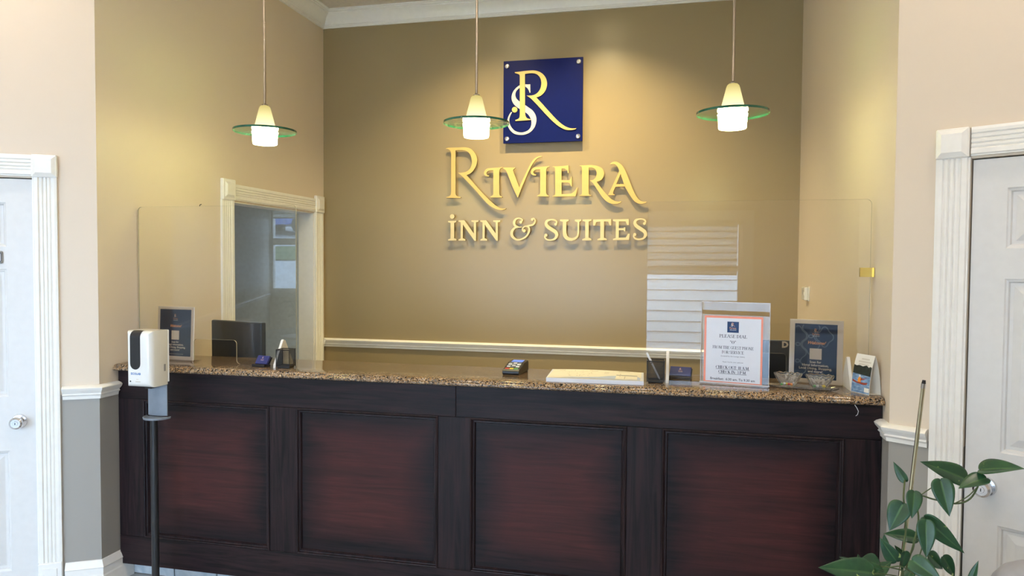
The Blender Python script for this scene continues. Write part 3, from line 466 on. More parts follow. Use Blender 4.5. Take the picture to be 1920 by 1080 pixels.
# ------------------------------------------------------------------ mouldings
rail_prof = [(0, .922), (.010, .922), (.012, .936), (.020, .944), (.016, .950), (.030, .966), (.034, .976), (.026, .983), (.012, .988), (0, .988)]
base_prof = [(0, 0), (.022, 0), (.022, .070), (.017, .076), (.017, .108), (.020, .112), (.012, .130), (.004, .143), (0, .145)]
crown_prof = [(0, 3.352), (.014, 3.352), (.014, 3.360), (.021, 3.363), (.021, 3.371), (.028, 3.374), (.034, 3.392), (.052, 3.420), (.078, 3.440), (.082, 3.440), (.082, 3.449), (.092, 3.452), (.092, 3.460), (.104, 3.463), (.104, ZC), (0, ZC)]
def mould(name, path, prof, n=0):
    return struct(MB().sweep(path, prof, side=-1).build(name, 'trim_white', smooth=True, angle=25))
cas_l = P9 + DL * .152; cas_r = P2 + DR * .133
mould('trim_1', [cas_l, P9, (0, -2.137)], rail_prof)
mould('trim_2', [(0, -.029), (0, 0), (XR, 0), (XR, -1.76)], rail_prof)
mould('trim_3', [(XR, -2.137), P2, cas_r], rail_prof)
mould('trim_4', [P8, P9, (0, 0), (XR, 0), P2, P3], crown_prof)
mould('baseboard_left', [cas_l, P9, (0, -2.06)], base_prof)
mould('baseboard_right', [(XR, -2.06), P2, cas_r], base_prof)
mould('baseboard_back', [(0, -.02), (0, 0), (XR, 0), (XR, -1.7)], base_prof)
mould('trim_5', [P7 + (P8 - P7).normalized() * .0, P8], rail_prof)
mould('trim_6', [P6 - Vector((0.01, 0)), P7], rail_prof)

# casing: fluted legs, rosette blocks, plinth blocks - local frame x along the wall, y=0 wall face (front is -y), z up
FL = [(0, 0), (.0, .014), (.010, .016), (.020, .016), (.024, .011), (.030, .015), (.036, .015), (.040, .010), (.044, .015), (.052, .015), (.056, .010), (.060, .015), (.066, .015), (.072, .011), (.077, .017), (.092, .017), (.096, .012), (.100, .012), (.100, 0)]
def casing(name, x0, x1, ztop, cw, origin, ang, plinth, rw=.104):
    """x0,x1: opening; ztop: opening head"""
    e = bpy.data.objects.new(name, None); COL.objects.link(e); e.location = (origin[0], origin[1], 0); e.rotation_euler = (0, 0, ang); struct(e)
    k = cw / .100
    for sgn, xx in ((-1, x0), (1, x1)):
        m = MB(); pr = [(xx + sgn * (cw - a * k), -b) for a, b in FL]
        m.prism(pr, plinth, ztop + .004, 'xy'); m.build('casing_leg', 'trim_white', e)
        c = xx + sgn * (cw / 2 + .001)
        m = MB().bev(c - rw / 2, c + rw / 2, -.024, 0, ztop + .004, ztop + .004 + rw, .004, 1)
        h = rw / 2; zc = ztop + .004 + h
        a, b = .047, .032
        m.add([(c - b, -.0330, zc - b), (c + b, -.0330, zc - b), (c + b, -.0330, zc + b), (c - b, -.0330, zc + b), (c - a, -.0238, zc - a), (c + a, -.0238, zc - a), (c + a, -.0238, zc + a), (c - a, -.0238, zc + a)], [(0, 1, 2, 3), (0, 1, 5, 4), (1, 2, 6, 5), (2, 3, 7, 6), (3, 0, 4, 7)])
        m.build('rosette_block', 'trim_white', e)
        if plinth > .05:
            m = MB().bev(c - cw / 2, c + cw / 2, -.022, 0, 0, plinth, .003, 1).bev(c - cw / 2 + .02, c + cw / 2 - .02, -.0245, -.02, .02, plinth - .025, .002, 1)
            m.build('plinth_block', 'trim_white', e)
    m = MB(); pr = [(-b, ztop + .006 + .100 - a * .98) for a, b in FL]
    m.prism(pr, x0 - (rw - cw) / 2 + .001, x1 + (rw - cw) / 2 - .001, 'yz'); m.build('casing_head', 'trim_white', e)
    return e
angL = math.atan2(-DL.y, -DL.x); angR = math.atan2(DR.y, DR.x)
casing('trim_7', lw - LDOOR[1], lw - LDOOR[0], LDOOR[2], .100, P8, angL, .158)
casing('trim_8', RDOOR[0], RDOOR[1], RDOOR[2], .106, P2, angR, .158)
e = casing('trim_9', LEFT_OPEN[0] - YL, LEFT_OPEN[1] - YL, LEFT_OPEN[2], .124, (0, YL), R(90), 0, .126)
jm = MB().box(-.125, -.002, LEFT_OPEN[1] - .006, LEFT_OPEN[1] + .002, 0, 1.943).box(-.125, -.002, LEFT_OPEN[0] - .002, LEFT_OPEN[0] + .006, 0, 1.943).box(-.125, -.002, LEFT_OPEN[0], LEFT_OPEN[1], 1.937, 1.945)
struct(jm.build('trim_10', 'trim_white'))

# six-panel doors, hung in the slanting walls
def door(name, origin, ang, x0, x1, ztop, knob_x, knob_z, knob_r, stile=.100, panels=None):
    e = bpy.data.objects.new(name, None); COL.objects.link(e); e.location = (origin[0], origin[1], 0); e.rotation_euler = (0, 0, ang); struct(e)
    g = .005; a, b = x0 + g, x1 - g; yf = .006
    xm = (a + b) / 2
    cols = [(a + stile, xm - .045), (xm + .045, b - stile)]; rows = [(.13, .695), (.945, 1.535), (1.637, 1.84)]
    m = MB(); m.box(a, b, yf + .012, yf + .04, .008, ztop - g)
    xs = [a, cols[0][0], cols[0][1], cols[1][0], cols[1][1], b]; zs = [.008] + [z for r in rows for z in r] + [ztop - g]
    for i in range(5):
        for j in range(7):
            if i in (1, 3) and j in (1, 3, 5): continue
            m.box(xs[i], xs[i + 1], yf, yf + .014, zs[j], zs[j + 1])
    m.build('door_leaf', 'door_white', e)
    for (p, q) in cols:
        for (z0, z1) in rows:
            m = MB(); st = [(0, 0), (.004, .003), (.010, .005), (.014, .012), (.022, .013), (.048, .004), (.052, .003)]
            rings = [[(p + o, yf + d, z0 + o), (q - o, yf + d, z0 + o), (q - o, yf + d, z1 - o), (p + o, yf + d, z1 - o)] for o, d in st]
            vs = [v for r_ in rings for v in r_]; fs = [(4 * i + k, 4 * i + (k + 1) % 4, 4 * i + 4 + (k + 1) % 4, 4 * i + 4 + k) for i in range(len(st) - 1) for k in range(4)]
            fs.append(tuple(range(4 * (len(st) - 1), 4 * len(st)))); m.add(vs, fs); m.build('door_panel', 'door_white', e)
    k = MB().lathe([(0, .003), (.030, .003), (.033, .000), (.033, .004), (.030, .009), (.018, .012), (.013, .020), (.013, .030), (.022, .036), (.028, .046), (.027, .056), (.020, .062), (.0195, .0605), (.011, .0605), (.010, .063), (0, .063)], 32, (knob_x, yf, knob_z), 'y')
    kb = k.build('door_knob', 'chrome', e, smooth=True)
    MB().box(knob_x - .0012, knob_x + .0012, yf - .0645, yf - .062, knob_z - .005, knob_z + .005).build('keyhole', 'black_plastic', kb)
    # strike plate and stop
    MB().box(a - .003, a - .001, yf - .003, yf + .02, knob_z - .03, knob_z + .03).build('latch_plate', 'nickel', e) if knob_x < xm else MB().box(b + .001, b + .003, yf - .003, yf + .02, knob_z - .03, knob_z + .03).build('latch_plate', 'nickel', e)
    MB().box(x0, x0 + .0006, yf + .03, .11, 0, ztop).box(x1 - .0006, x1, yf + .03, .11, 0, ztop).box(x0, x1, yf + .03, .11, ztop - .0006, ztop).box(x0, x1, .09, .11, 0, ztop).build('door_jamb', 'dark_room', e)  # dark jamb colour stands in for shadow in the door gap
    return e
d1 = door('door_1', P8, angL, lw - LDOOR[1], lw - LDOOR[0], LDOOR[2], lw - .332, .83, .03, .105)
d2 = door('door_2', P2, angR, RDOOR[0], RDOOR[1], RDOOR[2], .316, .822, .03, .102)
sx = lw - .386
sp = tag(MB().bev(-.17, 0, -.006, 0, 0, .057, .004, 1).build('door_sign', 'map_grey', None, False), 'small grey plate with dark rounded border on the left white door', 'sign')
cs, sn = math.cos(angL), math.sin(angL)
def onL(x, y, z): return (P8.x + cs * x - sn * y, P8.y + sn * x + cs * y, z)
sp.location = onL(sx, .005, 1.560); sp.rotation_euler = (0, 0, angL)
pl = MB().prism(rrect(-.163, -.006, .006, .051, .008), -.0072, -.0062).build('face', 'paper', sp)
bd = MB(); o = rrect(-.164, -.005, .005, .052, .009); i_ = rrect(-.161, -.008, .008, .049, .007); nn = len(o)
bd.add([(p[0], -.0076, p[1]) for p in o] + [(p[0], -.0076, p[1]) for p in i_], [(k, (k + 1) % nn, nn + (k + 1) % nn, nn + k) for k in range(nn)]); bd.build('border', 'ink', sp)
MB().prism([(-.03, .026), (-.019, .026), (-.016, .030), (-.019, .034), (-.03, .034)], -.0078, -.0073).build('red_mark', 'red', sp)

# ------------------------------------------------------------------ windows at the lobby's street side
def window(name, x0, x1, z0, z1, origin, ang, bars, cas=.11):
    """sash window; local x runs along the wall, +y is indoors"""
    e = bpy.data.objects.new(name, None); COL.objects.link(e); struct(e); e.location = (origin[0], origin[1], 0); e.rotation_euler = (0, 0, ang); y = 0
    f = MB().box(x0, x0 + .045, y - .10, y - .02, z0, z1).box(x1 - .045, x1, y - .10, y - .02, z0, z1).box(x0, x1, y - .10, y - .02, z0, z0 + .045).box(x0, x1, y - .10, y - .02, z1 - .045, z1)
    for (a, b) in bars: f.box(x0, x1, y - .09, y - .03, a, b)
    f.build('sash_frame', 'trim_white', e)
    MB().box(x0 + .04, x1 - .04, y - .064, y - .058, z0 + .04, z1 - .04).build('window_pane', 'pane', e)
    c = MB().box(x0 - cas, x0, y, y + .018, z0 - .02, z1 + cas).box(x1, x1 + cas, y, y + .018, z0 - .02, z1 + cas).box(x0, x1, y, y + .018, z1, z1 + cas)
    c.box(x0 - cas, x0 - cas + .025, y, y + .028, z0 - .02, z1 + cas).box(x1 + cas - .025, x1 + cas, y, y + .028, z0 - .02, z1 + cas).box(x0 - cas, x1 + cas, y, y + .028, z1 + cas - .025, z1 + cas)
    c.build('window_casing', 'trim_white', e)
    MB().box(x0 - cas, x1 + cas, y - .02, y + .06, z0 - .035, z0).build('window_sill', 'trim_white', e)
    pd = bpy.data.lights.new('window portal', 'AREA'); pd.shape = 'RECTANGLE'; pd.size = x1 - x0; pd.size_y = z1 - z0; pd.cycles.is_portal = True
    p = bpy.data.objects.new('window_portal', pd); COL.objects.link(p); p.location = ((x0 + x1) / 2, y - .125, (z0 + z1) / 2); p.rotation_euler = (R(90), 0, 0); p.parent = e
    return e
window('window_1', -4.705, -3.2, 1.035, 2.55, (0, -10.95), 0, [(1.88, 2.0)], .012)
window('window_2', 1.75, 3.345, .55, 2.05, (0, -7.0), 0, [(1.50, 1.56)])
window('window_added_1', .10, 1.60, .2, 2.7, (0, -7.0), 0, [(1.28, 1.33)], .055)  # unseen window added to bring more daylight onto the door walls
window('window_added_2', -1.22, -.02, .2, 2.7, (0, -7.0), 0, [(1.28, 1.33)], .055)  # second unseen window, also added for extra daylight
def roman(name, label, x0, x1, ztop, zbot, y, n):
    e = thing(name, label, 'blind', ((x0 + x1) / 2, y, 0))
    hw = (x1 - x0) / 2; h = (ztop - zbot) / n
    MB().box(-hw, hw, -.02, .02, ztop - .02, ztop + .03).build('head_rail', 'trim_white', e)
    for k in range(n):
        zt = ztop - k * h
        pr = [(.0, zt), (.006, zt - h * .5), (.016, zt - h * .88), (.020, zt - h * .95), (.014, zt - h), (.002, zt - h * .96)]
        m = MB().add([(x, a, b) for a, b in pr for x in (-hw, hw)], [(2 * i, 2 * i + 1, 2 * i + 3, 2 * i + 2) for i in range(len(pr) - 1)]); fo = m.build('fold', 'shade_cloth', e, smooth=True)
        MB().box(-hw, hw, .012, .020, zt - h - .004, zt - h + .012).build('batten', 'map_line', fo)
    return e
roman('roman_shade', 'grey horizontally folded shade over upper half of the lobby window mirrored in the right shield', 1.80, 3.29, 2.01, 1.46, -7.035, 7)
roman('roman_shade', 'dark folded shade along the top of the street window mirrored in the left shield', -4.66, -3.24, 2.53, 2.37, -10.985, 2)

# ------------------------------------------------------------------ what the windows look out on
gm = MB(); prof = [(-11.2, -.15), (-13, .15), (-18, 1.28), (-20.5, 1.58), (-24, 2.15), (-45, 5.9)]
gm.add([(x, y, z) for (y, z) in prof for x in (-45, 0)], [(2 * i, 2 * i + 1, 2 * i + 3, 2 * i + 2) for i in range(5)]); 
g = gm.build('ground_slope', 'asphalt'); struct(g)
struct(MB().box(-1.1, 12, -30, -7.4, -.25, -.13).build('ground_yard', 'asphalt'))
gb = MB().add([(-45, -20.6, 1.63), (0, -20.6, 1.63), (-45, -23.8, 2.15), (0, -23.8, 2.15)], [(0, 1, 3, 2)]); struct(gb.build('ground_verge', 'grass'))
struct(MB().box(-45, 0, -21.1, -20.8, 1.45, 1.66).build('trim_11', 'siding'))
def car(label, mat, x, y, z, rz):
    e = thing('car', label, 'car', (x, y, z), rz)
    body = [(-2.2, .35), (2.2, .35), (2.25, .7), (1.95, .92), (1.0, 1.0), (.45, 1.42), (-1.1, 1.45), (-1.75, 1.0), (-2.25, .9), (-2.28, .55)]
    b = MB().prism(body, -.85, .85); b.build('body', mat, e)
    MB().prism([(-1.5, 1.03), (.85, 1.03), (.40, 1.37), (-1.05, 1.40)], -.86, .86).build('side_window', 'car_glass', e)
    for xx in (-1.4, 1.4):
        for s in (-.8, .8): MB().lathe([(.33, -.1), (.33, .1)], 16, (xx, s, .33), 'y').build('wheel', 'tyre', e)
    return e
car('blue car parked up the street, mirrored in the left shield beside the gable end', 'car_blue', -13.9, -27.5, 2.78, R(15))
car('white car parked up the street, mirrored at the right edge of the left shield', 'car_white', -8.6, -27.0, 2.69, R(-20))
hs = thing('neighbour_house', 'white clapboard house front mirrored in the right shield below the shade', 'house', (3.5, -13, -.13))
MB().box(-2.3, 2.3, -.5, 0, 0, 3.2).build('wall_core', 'siding_gap', hs)
for k in range(16):
    z = k * .2
    MB().add([(-2.3, .03, z + .2), (2.3, .03, z + .2), (2.3, .06, z + .016), (-2.3, .06, z + .016), (-2.3, .0, z + .2), (2.3, .0, z + .2), (2.3, .0, z + .016), (-2.3, .0, z + .016)], [(0, 1, 2, 3), (4, 5, 1, 0), (3, 2, 6, 7), (0, 3, 7, 4), (1, 5, 6, 2)]).build('clapboard', 'siding', hs)
MB().box(-2.0, -1.5, .03, .09, 1.3, 2.7).build('window_frame', 'trim_white', hs); MB().box(-1.94, -1.56, .085, .1, 1.4, 2.6).build('window_glass', 'car_glass', hs)

# ------------------------------------------------------------------ reception counter
YC = -2.1319
e = thing('reception_counter', 'long dark mahogany panelled reception counter under the granite top', 'counter', (0, 0, 0))
Z0, ZP0, ZP1, ZT = .080, .222, .902, 1.041
SX = [.004, .144, .826, .966, 1.654, 1.801, 2.478, 2.622, 3.316, XR - .004]
def board(n, m, x0, x1, z0, z1, y0=YC, y1=YC + .028): return MB().bev(x0, x1, y0, y1, z0, z1, .0015, 1).build(n, m, e)
board('top_rail', 'wood_h', SX[0], 1.735, ZP1, ZT - .001); board('top_rail', 'wood_h', 1.736, SX[-1], ZP1, ZT - .001)
board('bottom_rail', 'wood_h', SX[0], SX[-1], Z0, ZP0)
for i in range(0, 10, 2): board('stile', 'wood_v', SX[i], SX[i + 1], ZP0 + .0005, ZP1 - .0005)
pm = None
for i in range(1, 9, 2):
    a, b = SX[i], SX[i + 1]
    MB().box(-(b - a) / 2, (b - a) / 2, YC + .014, YC + .026, -.34, .34).build('panel', 'wood_panel', e, loc=((a + b) / 2, 0, (ZP0 + ZP1) / 2))
    m = MB(); st = [(0, -.003), (.004, -.005), (.008, -.003), (.010, .004), (.014, .006), (.019, .005), (.023, .0135)]
    rg = [[(a + o, YC + d, ZP0 + o), (b - o, YC + d, ZP0 + o), (b - o, YC + d, ZP1 - o), (a + o, YC + d, ZP1 - o)] for o, d in st]
    vs = [v for q in rg for v in q]; m.add(vs, [(4 * j + k, 4 * j + (k + 1) % 4, 4 * j + 4 + (k + 1) % 4, 4 * j + 4 + k) for j in range(len(st) - 1) for k in range(4)])
    m.build('panel_moulding', 'wood_v', e)
MB().box(.006, XR - .006, YC + .0285, -1.80, .082, ZT - .002).build('carcass', 'desk_wood', e)
tk = MB().box(.006, XR - .006, -2.045, -1.80, 0, .081).build('toe_kick', 'desk_wood', e)
x = .016
MB().box(.007, .014, -2.058, -2.046, .004, .079).build('toe_tile', 'toe_tile', e)
while x < XR - .05:
    x1 = min(x + .233, XR - .008); MB().bev(x, x1, -2.058, -2.046, .004, .079, .0015, 1).build('toe_tile', 'toe_tile', e); x = x1 + .006
# granite top with an ogee nosing
gp = [(-1.76, 1.0415), (-2.150, 1.0415), (-2.160, 1.043), (-2.167, 1.048), (-2.168, 1.053), (-2.164, 1.058), (-2.158, 1.060), (-2.157, 1.063), (-2.153, 1.068), (-2.146, 1.071), (-2.136, 1.072), (-1.764, 1.072), (-1.76, 1.068)]
g = MB(); g.prism(gp, .003, XR - .003, 'yz'); tag(g.build('granite_countertop', 'granite', smooth=True, angle=50), 'brown and black speckled polished granite top along the whole reception counter', 'countertop')
ZG = 1.072
e = thing('work_desk', 'dark lower work desk hidden behind the granite counter', 'desk', (1.7, -1.3, 0))
MB().bev(-1.65, 1.65, -.42, .3, .71, .74, .004, 1).build('desk_top', 'desk_wood', e)
for x in (-1.6, 0, 1.6): MB().box(x - .015, x + .015, -.38, .26, 0, .71).build('leg_panel', 'desk_wood', e)
wi = MB().tube([(3.345, -2.157, 1.0405), (3.352, -2.160, 1.030), (3.358, -2.161, 1.017), (3.355, -2.161, 1.004), (3.349, -2.160, .998)], .0012, 6)
tag(wi.build('wire', 'paper', smooth=True), 'short thin white wire hanging below the right end of the granite top', 'wire')

# ------------------------------------------------------------------ clear shields on white feet
def shield(label, x0, x1, y, ztop, cut, feet, hook=None, clip=None):
    e = thing('acrylic_shield', label, 'shield', ((x0 + x1) / 2, y, ZG)); ox = (x0 + x1) / 2
    c0, c1, cz, fr = cut; zb = ZG
    def arc(cx, cz_, r, a0, a1, n=6): return [(cx + r * math.cos(R(a0 + (a1 - a0) * k / n)), cz_ + r * math.sin(R(a0 + (a1 - a0) * k / n))) for k in range(n + 1)]
    p = [(x0, zb)] + arc(x0 + .02, ztop - .02, .02, 180, 90) + arc(x1 - .02, ztop - .02, .02, 90, 0) + [(x1, zb)]
    p += arc(c1 + fr, zb + fr, fr, -90, -180) + arc(c1 - fr, cz - fr, fr, 0, 90) + arc(c0 + fr, cz - fr, fr, 90, 180) + arc(c0 - fr, zb + fr, fr, 0, -90)
    q = []
    for t in p:
        t = (t[0] - ox, t[1] - ZG)
        if not q or abs(t[0] - q[-1][0]) + abs(t[1] - q[-1][1]) > 1e-5: q.append(t)
    MB().prism(q, -.003, .003, mi=0, side=1).build('sheet', ['acrylic', 'acrylic_edge'], e)
    for fx in feet:
        f = MB(); f.prism([(-.080, 0), (.080, 0), (.080, .012), (.010, .122), (-.004, .128), (-.012, .122), (-.080, .014)], fx - ox - .006, fx - ox + .006, 'yz')
        f.build('foot', 'white_foot', e)
    if hook: MB().tube([(hook - ox - .006, 0, ztop - ZG + .0005), (hook - ox - .002, -.002, ztop - ZG + .007), (hook - ox + .006, -.002, ztop - ZG + .009)], .002, 6).build('wire_clip', 'black_metal', e)
    if clip:
        c = MB(); z = clip - ZG
        c.box(x1 - ox - .04, x1 - ox + .009, -.0055, -.0032, z - .019, z + .019).box(x1 - ox - .04, x1 - ox + .009, .0032, .0055, z - .019, z + .019).box(x1 - ox + .009, x1 - ox + .0115, -.02, .02, z - .019, z + .019)
        c.build('brass_bracket', 'brass', e)
    return e
shield('tall clear acrylic shield with a low hand opening at the left end of the counter', .006, .886, -1.985, 1.848, (.322, .561, 1.188, .018), [.815], hook=.366)
shield('tall clear acrylic shield held to the right wall by a brass bracket', 2.545, 3.439, -1.945, 1.845, (2.86, 3.122, 1.205, .018), [2.637, 3.362], clip=1.548)

# ------------------------------------------------------------------ lamps
def downlight(label, x, y, glow, group, spot=0, r=.075):
    e = thing('downlight', label, 'ceiling light', (x, y, ZC), group=group)
    MB().lathe([(r, -.004), (r + .018, -.004), (r + .018, 0), (r, 0), (r, -.004)], 32).build('trim_ring', 'trim_white', e, smooth=True)
    MB().lathe([(0, -.002), (r, -.002), (r, -.0005), (0, -.0005)], 32).build('diffuser', glow, e)
    if spot:
        ld = bpy.data.lights.new('spot lamp', 'SPOT'); ld.energy = SPOT_W * spot; ld.color = (1, .80, .42); ld.spot_size = R(105); ld.spot_blend = .9; ld.shadow_soft_size = .022
        lo = bpy.data.objects.new('spot_lamp', ld); COL.objects.link(lo); lo.parent = e; lo.location = (0, 0, -.03); lo.rotation_euler = (R(18), 0, 0)
    return e
for x, k, l in ((1.36, .75, 'left'), (2.10, 1.25, 'right')): downlight('round recessed warm spot on the %s above the wall sign' % l, x, -.92, 'downlight_glow', 'recess downlights', k)
for x, y, l in ((-.35, -2.95, 'close to the left white door'), (1.0, -3.6, 'in front of the left half of the counter'), (2.4, -3.6, 'in front of the right half of the counter'), (3.8, -2.95, 'close to the right white door'), (-1.5, -5.2, 'left of the viewer'), (1.0, -5.8, 'behind and left of the viewer'), (3.2, -5.8, 'right of the viewer'), (-2.2, -6.9, 'added to brighten the far left lobby wall'), (-3.3, -8.9, 'deep in the far lobby arm')):  # the far left wall light is added to lift that wall's mirror image
    downlight('round recessed lobby ceiling light %s' % l, x, y, 'lobby_glow', 'lobby downlights')
downlight('added round ceiling light to brighten the small office behind the doorway', -1.0, -.7, 'office_fill_glow', 'added office lights', 0, .06).location.z = 2.6  # unseen lamp, added to lift the dim office seen through the doorway
PX, PY, PZ = (.587, 1.719, 2.902), -1.765, 2.180
labs = ['leftmost pendant lamp, glass cone and clear disc, hanging before the doorway wall', 'middle pendant lamp, glass cone and clear disc, hanging beside the blue plaque', 'rightmost pendant lamp, glass cone and clear disc, hanging towards the right wall']
def pendant(x, label, tilt):
    e = thing('pendant_lamp', label, 'lamp', (x, PY, PZ), group='pendant lamps over the counter', rot=(0, 0, tilt))
    sh = MB().lathe([(.054, .002), (.0585, .000), (.0605, .004), (.0625, .05), (.064, .056), (.0655, .063), (.062, .068), (.0555, .071), (.0545, .080), (.0300, .180), (.0265, .190), (.020, .197), (.010, .1995), (0, .200)], 40)
    sh.build('shade', 'lamp_glass', e, smooth=True)
    MB().lathe([(.0, .012), (.052, .012), (.052, .016), (.0, .016)], 32).build('bulb', 'lamp_glass', e)
    d = MB(); rr = .158
    d.lathe([(.0565, .0705), (rr, .0635), (rr, .0735), (.0555, .0795), (.0565, .0705)], 64)
    d.mi = [1 if (i // 64) == 1 else 0 for i in range(len(d.f))]
    d.build('glass_disc', ['shade_disc', 'glass_rim'], e, smooth=True)
    MB().lathe([(.012, .1985), (.016, .1985), (.016, .203), (.009, .206), (.0065, .210), (0, .210)], 20).build('cap', 'nickel', e, smooth=True)
    MB().tube([(0, 0, .209), (0, 0, .62)], .0062, 10).tube([(0, 0, .622), (0, 0, ZC - PZ - .02)], .0062, 10).build('rod', 'nickel', e, smooth=True)
    MB().lathe([(0, ZC - PZ - .025), (.05, ZC - PZ - .025), (.06, ZC - PZ - .012), (.06, ZC - PZ), (0, ZC - PZ)], 24).build('ceiling_cap', 'nickel', e, smooth=True)
for x, l in zip(PX, labs): pendant(x, l, 0)

# ------------------------------------------------------------------ the wall sign
def glyph_obj(key, front, depth, mats, parent, name='letter', join=None):
    sps = decode(GLY[key])
    groups = [[s] for s in sps] if key[0] == 'z' else [sps]
    mb = MB()
    for gi, gr in enumerate(groups):
        me = curve_mesh('tmp', gr, depth / 2)
        mb.add([(v.co.x, v.co.y + front + depth / 2 + gi * .00015, v.co.z) for v in me.vertices], [tuple(p.vertices) for p in me.polygons])
        bpy.data.meshes.remove(me)
    o = mb.build(name, mats, parent)
    for p in o.data.polygons: p.material_index = 0 if abs(p.normal.y) > .7 else 1
    return o
e = thing('logo_plaque', 'square royal blue plaque with gold and silver monogram on the brown wall', 'sign', (0, 0, 0))
MB().bev(1.4345, 2.0055, -.055, -.045, 2.4325, 3.0165, .0015, 1).build('plate', 'plaque_blue', e)
for (x, z) in ((1.462, 2.978), (1.975, 2.984), (1.464, 2.465), (1.975, 2.467)):
    MB().lathe([(.008, 0), (.008, .046), (.017, .056), (.017, .062), (.013, .066), (0, .067)], 24, (x, 0, z), 'y').build('standoff_bolt', 'chrome', e, smooth=True)
glyph_obj('LR', -.064, .006, ['gold_face', 'letter_side'], e, 'letter')
glyph_obj('LS', -.059, .004, ['silver_face', 'letter_side'], e, 'letter')
glyph_obj('LD', -.064, .009, ['gold_face', 'letter_side'], e, 'dot')
e = thing('wall_lettering', 'large gold swash capital letters reading RIVIERA on the brown wall', 'sign', (0, 0, 0))
for k in ('R1', 'I1', 'V1', 'I2', 'E1', 'R2', 'A1'): glyph_obj(k, -.036, .012, ['gold_face', 'letter_side'], e)
sb = MB()
for k in ('R1', 'I1', 'V1', 'I2', 'E1', 'R2', 'A1'):
    s = decode(GLY[k])[0]; x = sum(p[0] for p in s) / len(s)
e = thing('wall_lettering', 'pale gold capital letters reading INN & SUITES below the larger name', 'sign', (0, 0, 0))
for k in ('i', 'N1', 'N2', 'zamp', 'zS1', 'U', 'I3', 'T', 'E2', 'zS2'): glyph_obj(k, -.036, .012, ['gold_pale', 'letter_side'], e)
# hidden stand-off studs that carry the loose letters
for par, keys in ((bpy.data.objects['wall_lettering'], ('R1', 'I1', 'V1', 'I2', 'E1', 'R2', 'A1')), (e, ('i', 'N1', 'N2', 'zamp', 'zS1', 'U', 'I3', 'T', 'E2', 'zS2'))):
    st = MB()
    for k in keys:
        me = curve_mesh('t', [decode(GLY[k])[0]], 0)
        a = sorted(me.polygons, key=lambda p: -p.area)[0].center.copy(); bpy.data.meshes.remove(me)
        st.tube([(a.x, -.025, a.z), (a.x, .0, a.z)], .003, 6)
    st.build('studs', 'letter_side', par)

# ------------------------------------------------------------------ printed matter helpers
import re as _re
def flat(parent, name, polys, y, mat):
    me = MB()
    for p in polys: me.add([(a, y, b) for a, b in p], [tuple(range(len(p)))])
    return me.build(name, mat, parent)
def rect(x0, x1, z0, z1): return [(x0, z0), (x1, z0), (x1, z1), (x0, z1)]
def small_logo(parent, cx, cz, s, y, m1, m2, name_mat=None, sub=True):
    """monogram over the name, printed small: scaled from the wall sign's outlines"""
    ms = MB()
    for key, mt in (('LS', 0), ('LR', 1)):
        me = curve_mesh('t', decode(GLY[key]), 0)
        ms.add([((v.co.x - 1.70) * s + cx, y - .0002 * mt, (v.co.z - 2.70) * s + cz + s * .22) for v in me.vertices], [tuple(p.vertices) for p in me.polygons], mt); bpy.data.meshes.remove(me)
    ms.build('monogram', [m2, m1], parent)
    mn = MB()
    for key in ('R1', 'I1', 'V1', 'I2', 'E1', 'R2', 'A1'):
        me = curve_mesh('t', decode(GLY[key]), 0)
        mn.add([((v.co.x - 1.73) * s * .55 + cx, y, (v.co.z - 2.17) * s * .55 + cz - s * .18) for v in me.vertices], [tuple(p.vertices) for p in me.polygons]); bpy.data.meshes.remove(me)
    mn.build('name_print', name_mat or m1, parent)
    if sub: put_text(parent, 'INN & SUITES', cx, y, cz - s * .42, s * .115, 'ink_white', bold=.012, space=1.05)
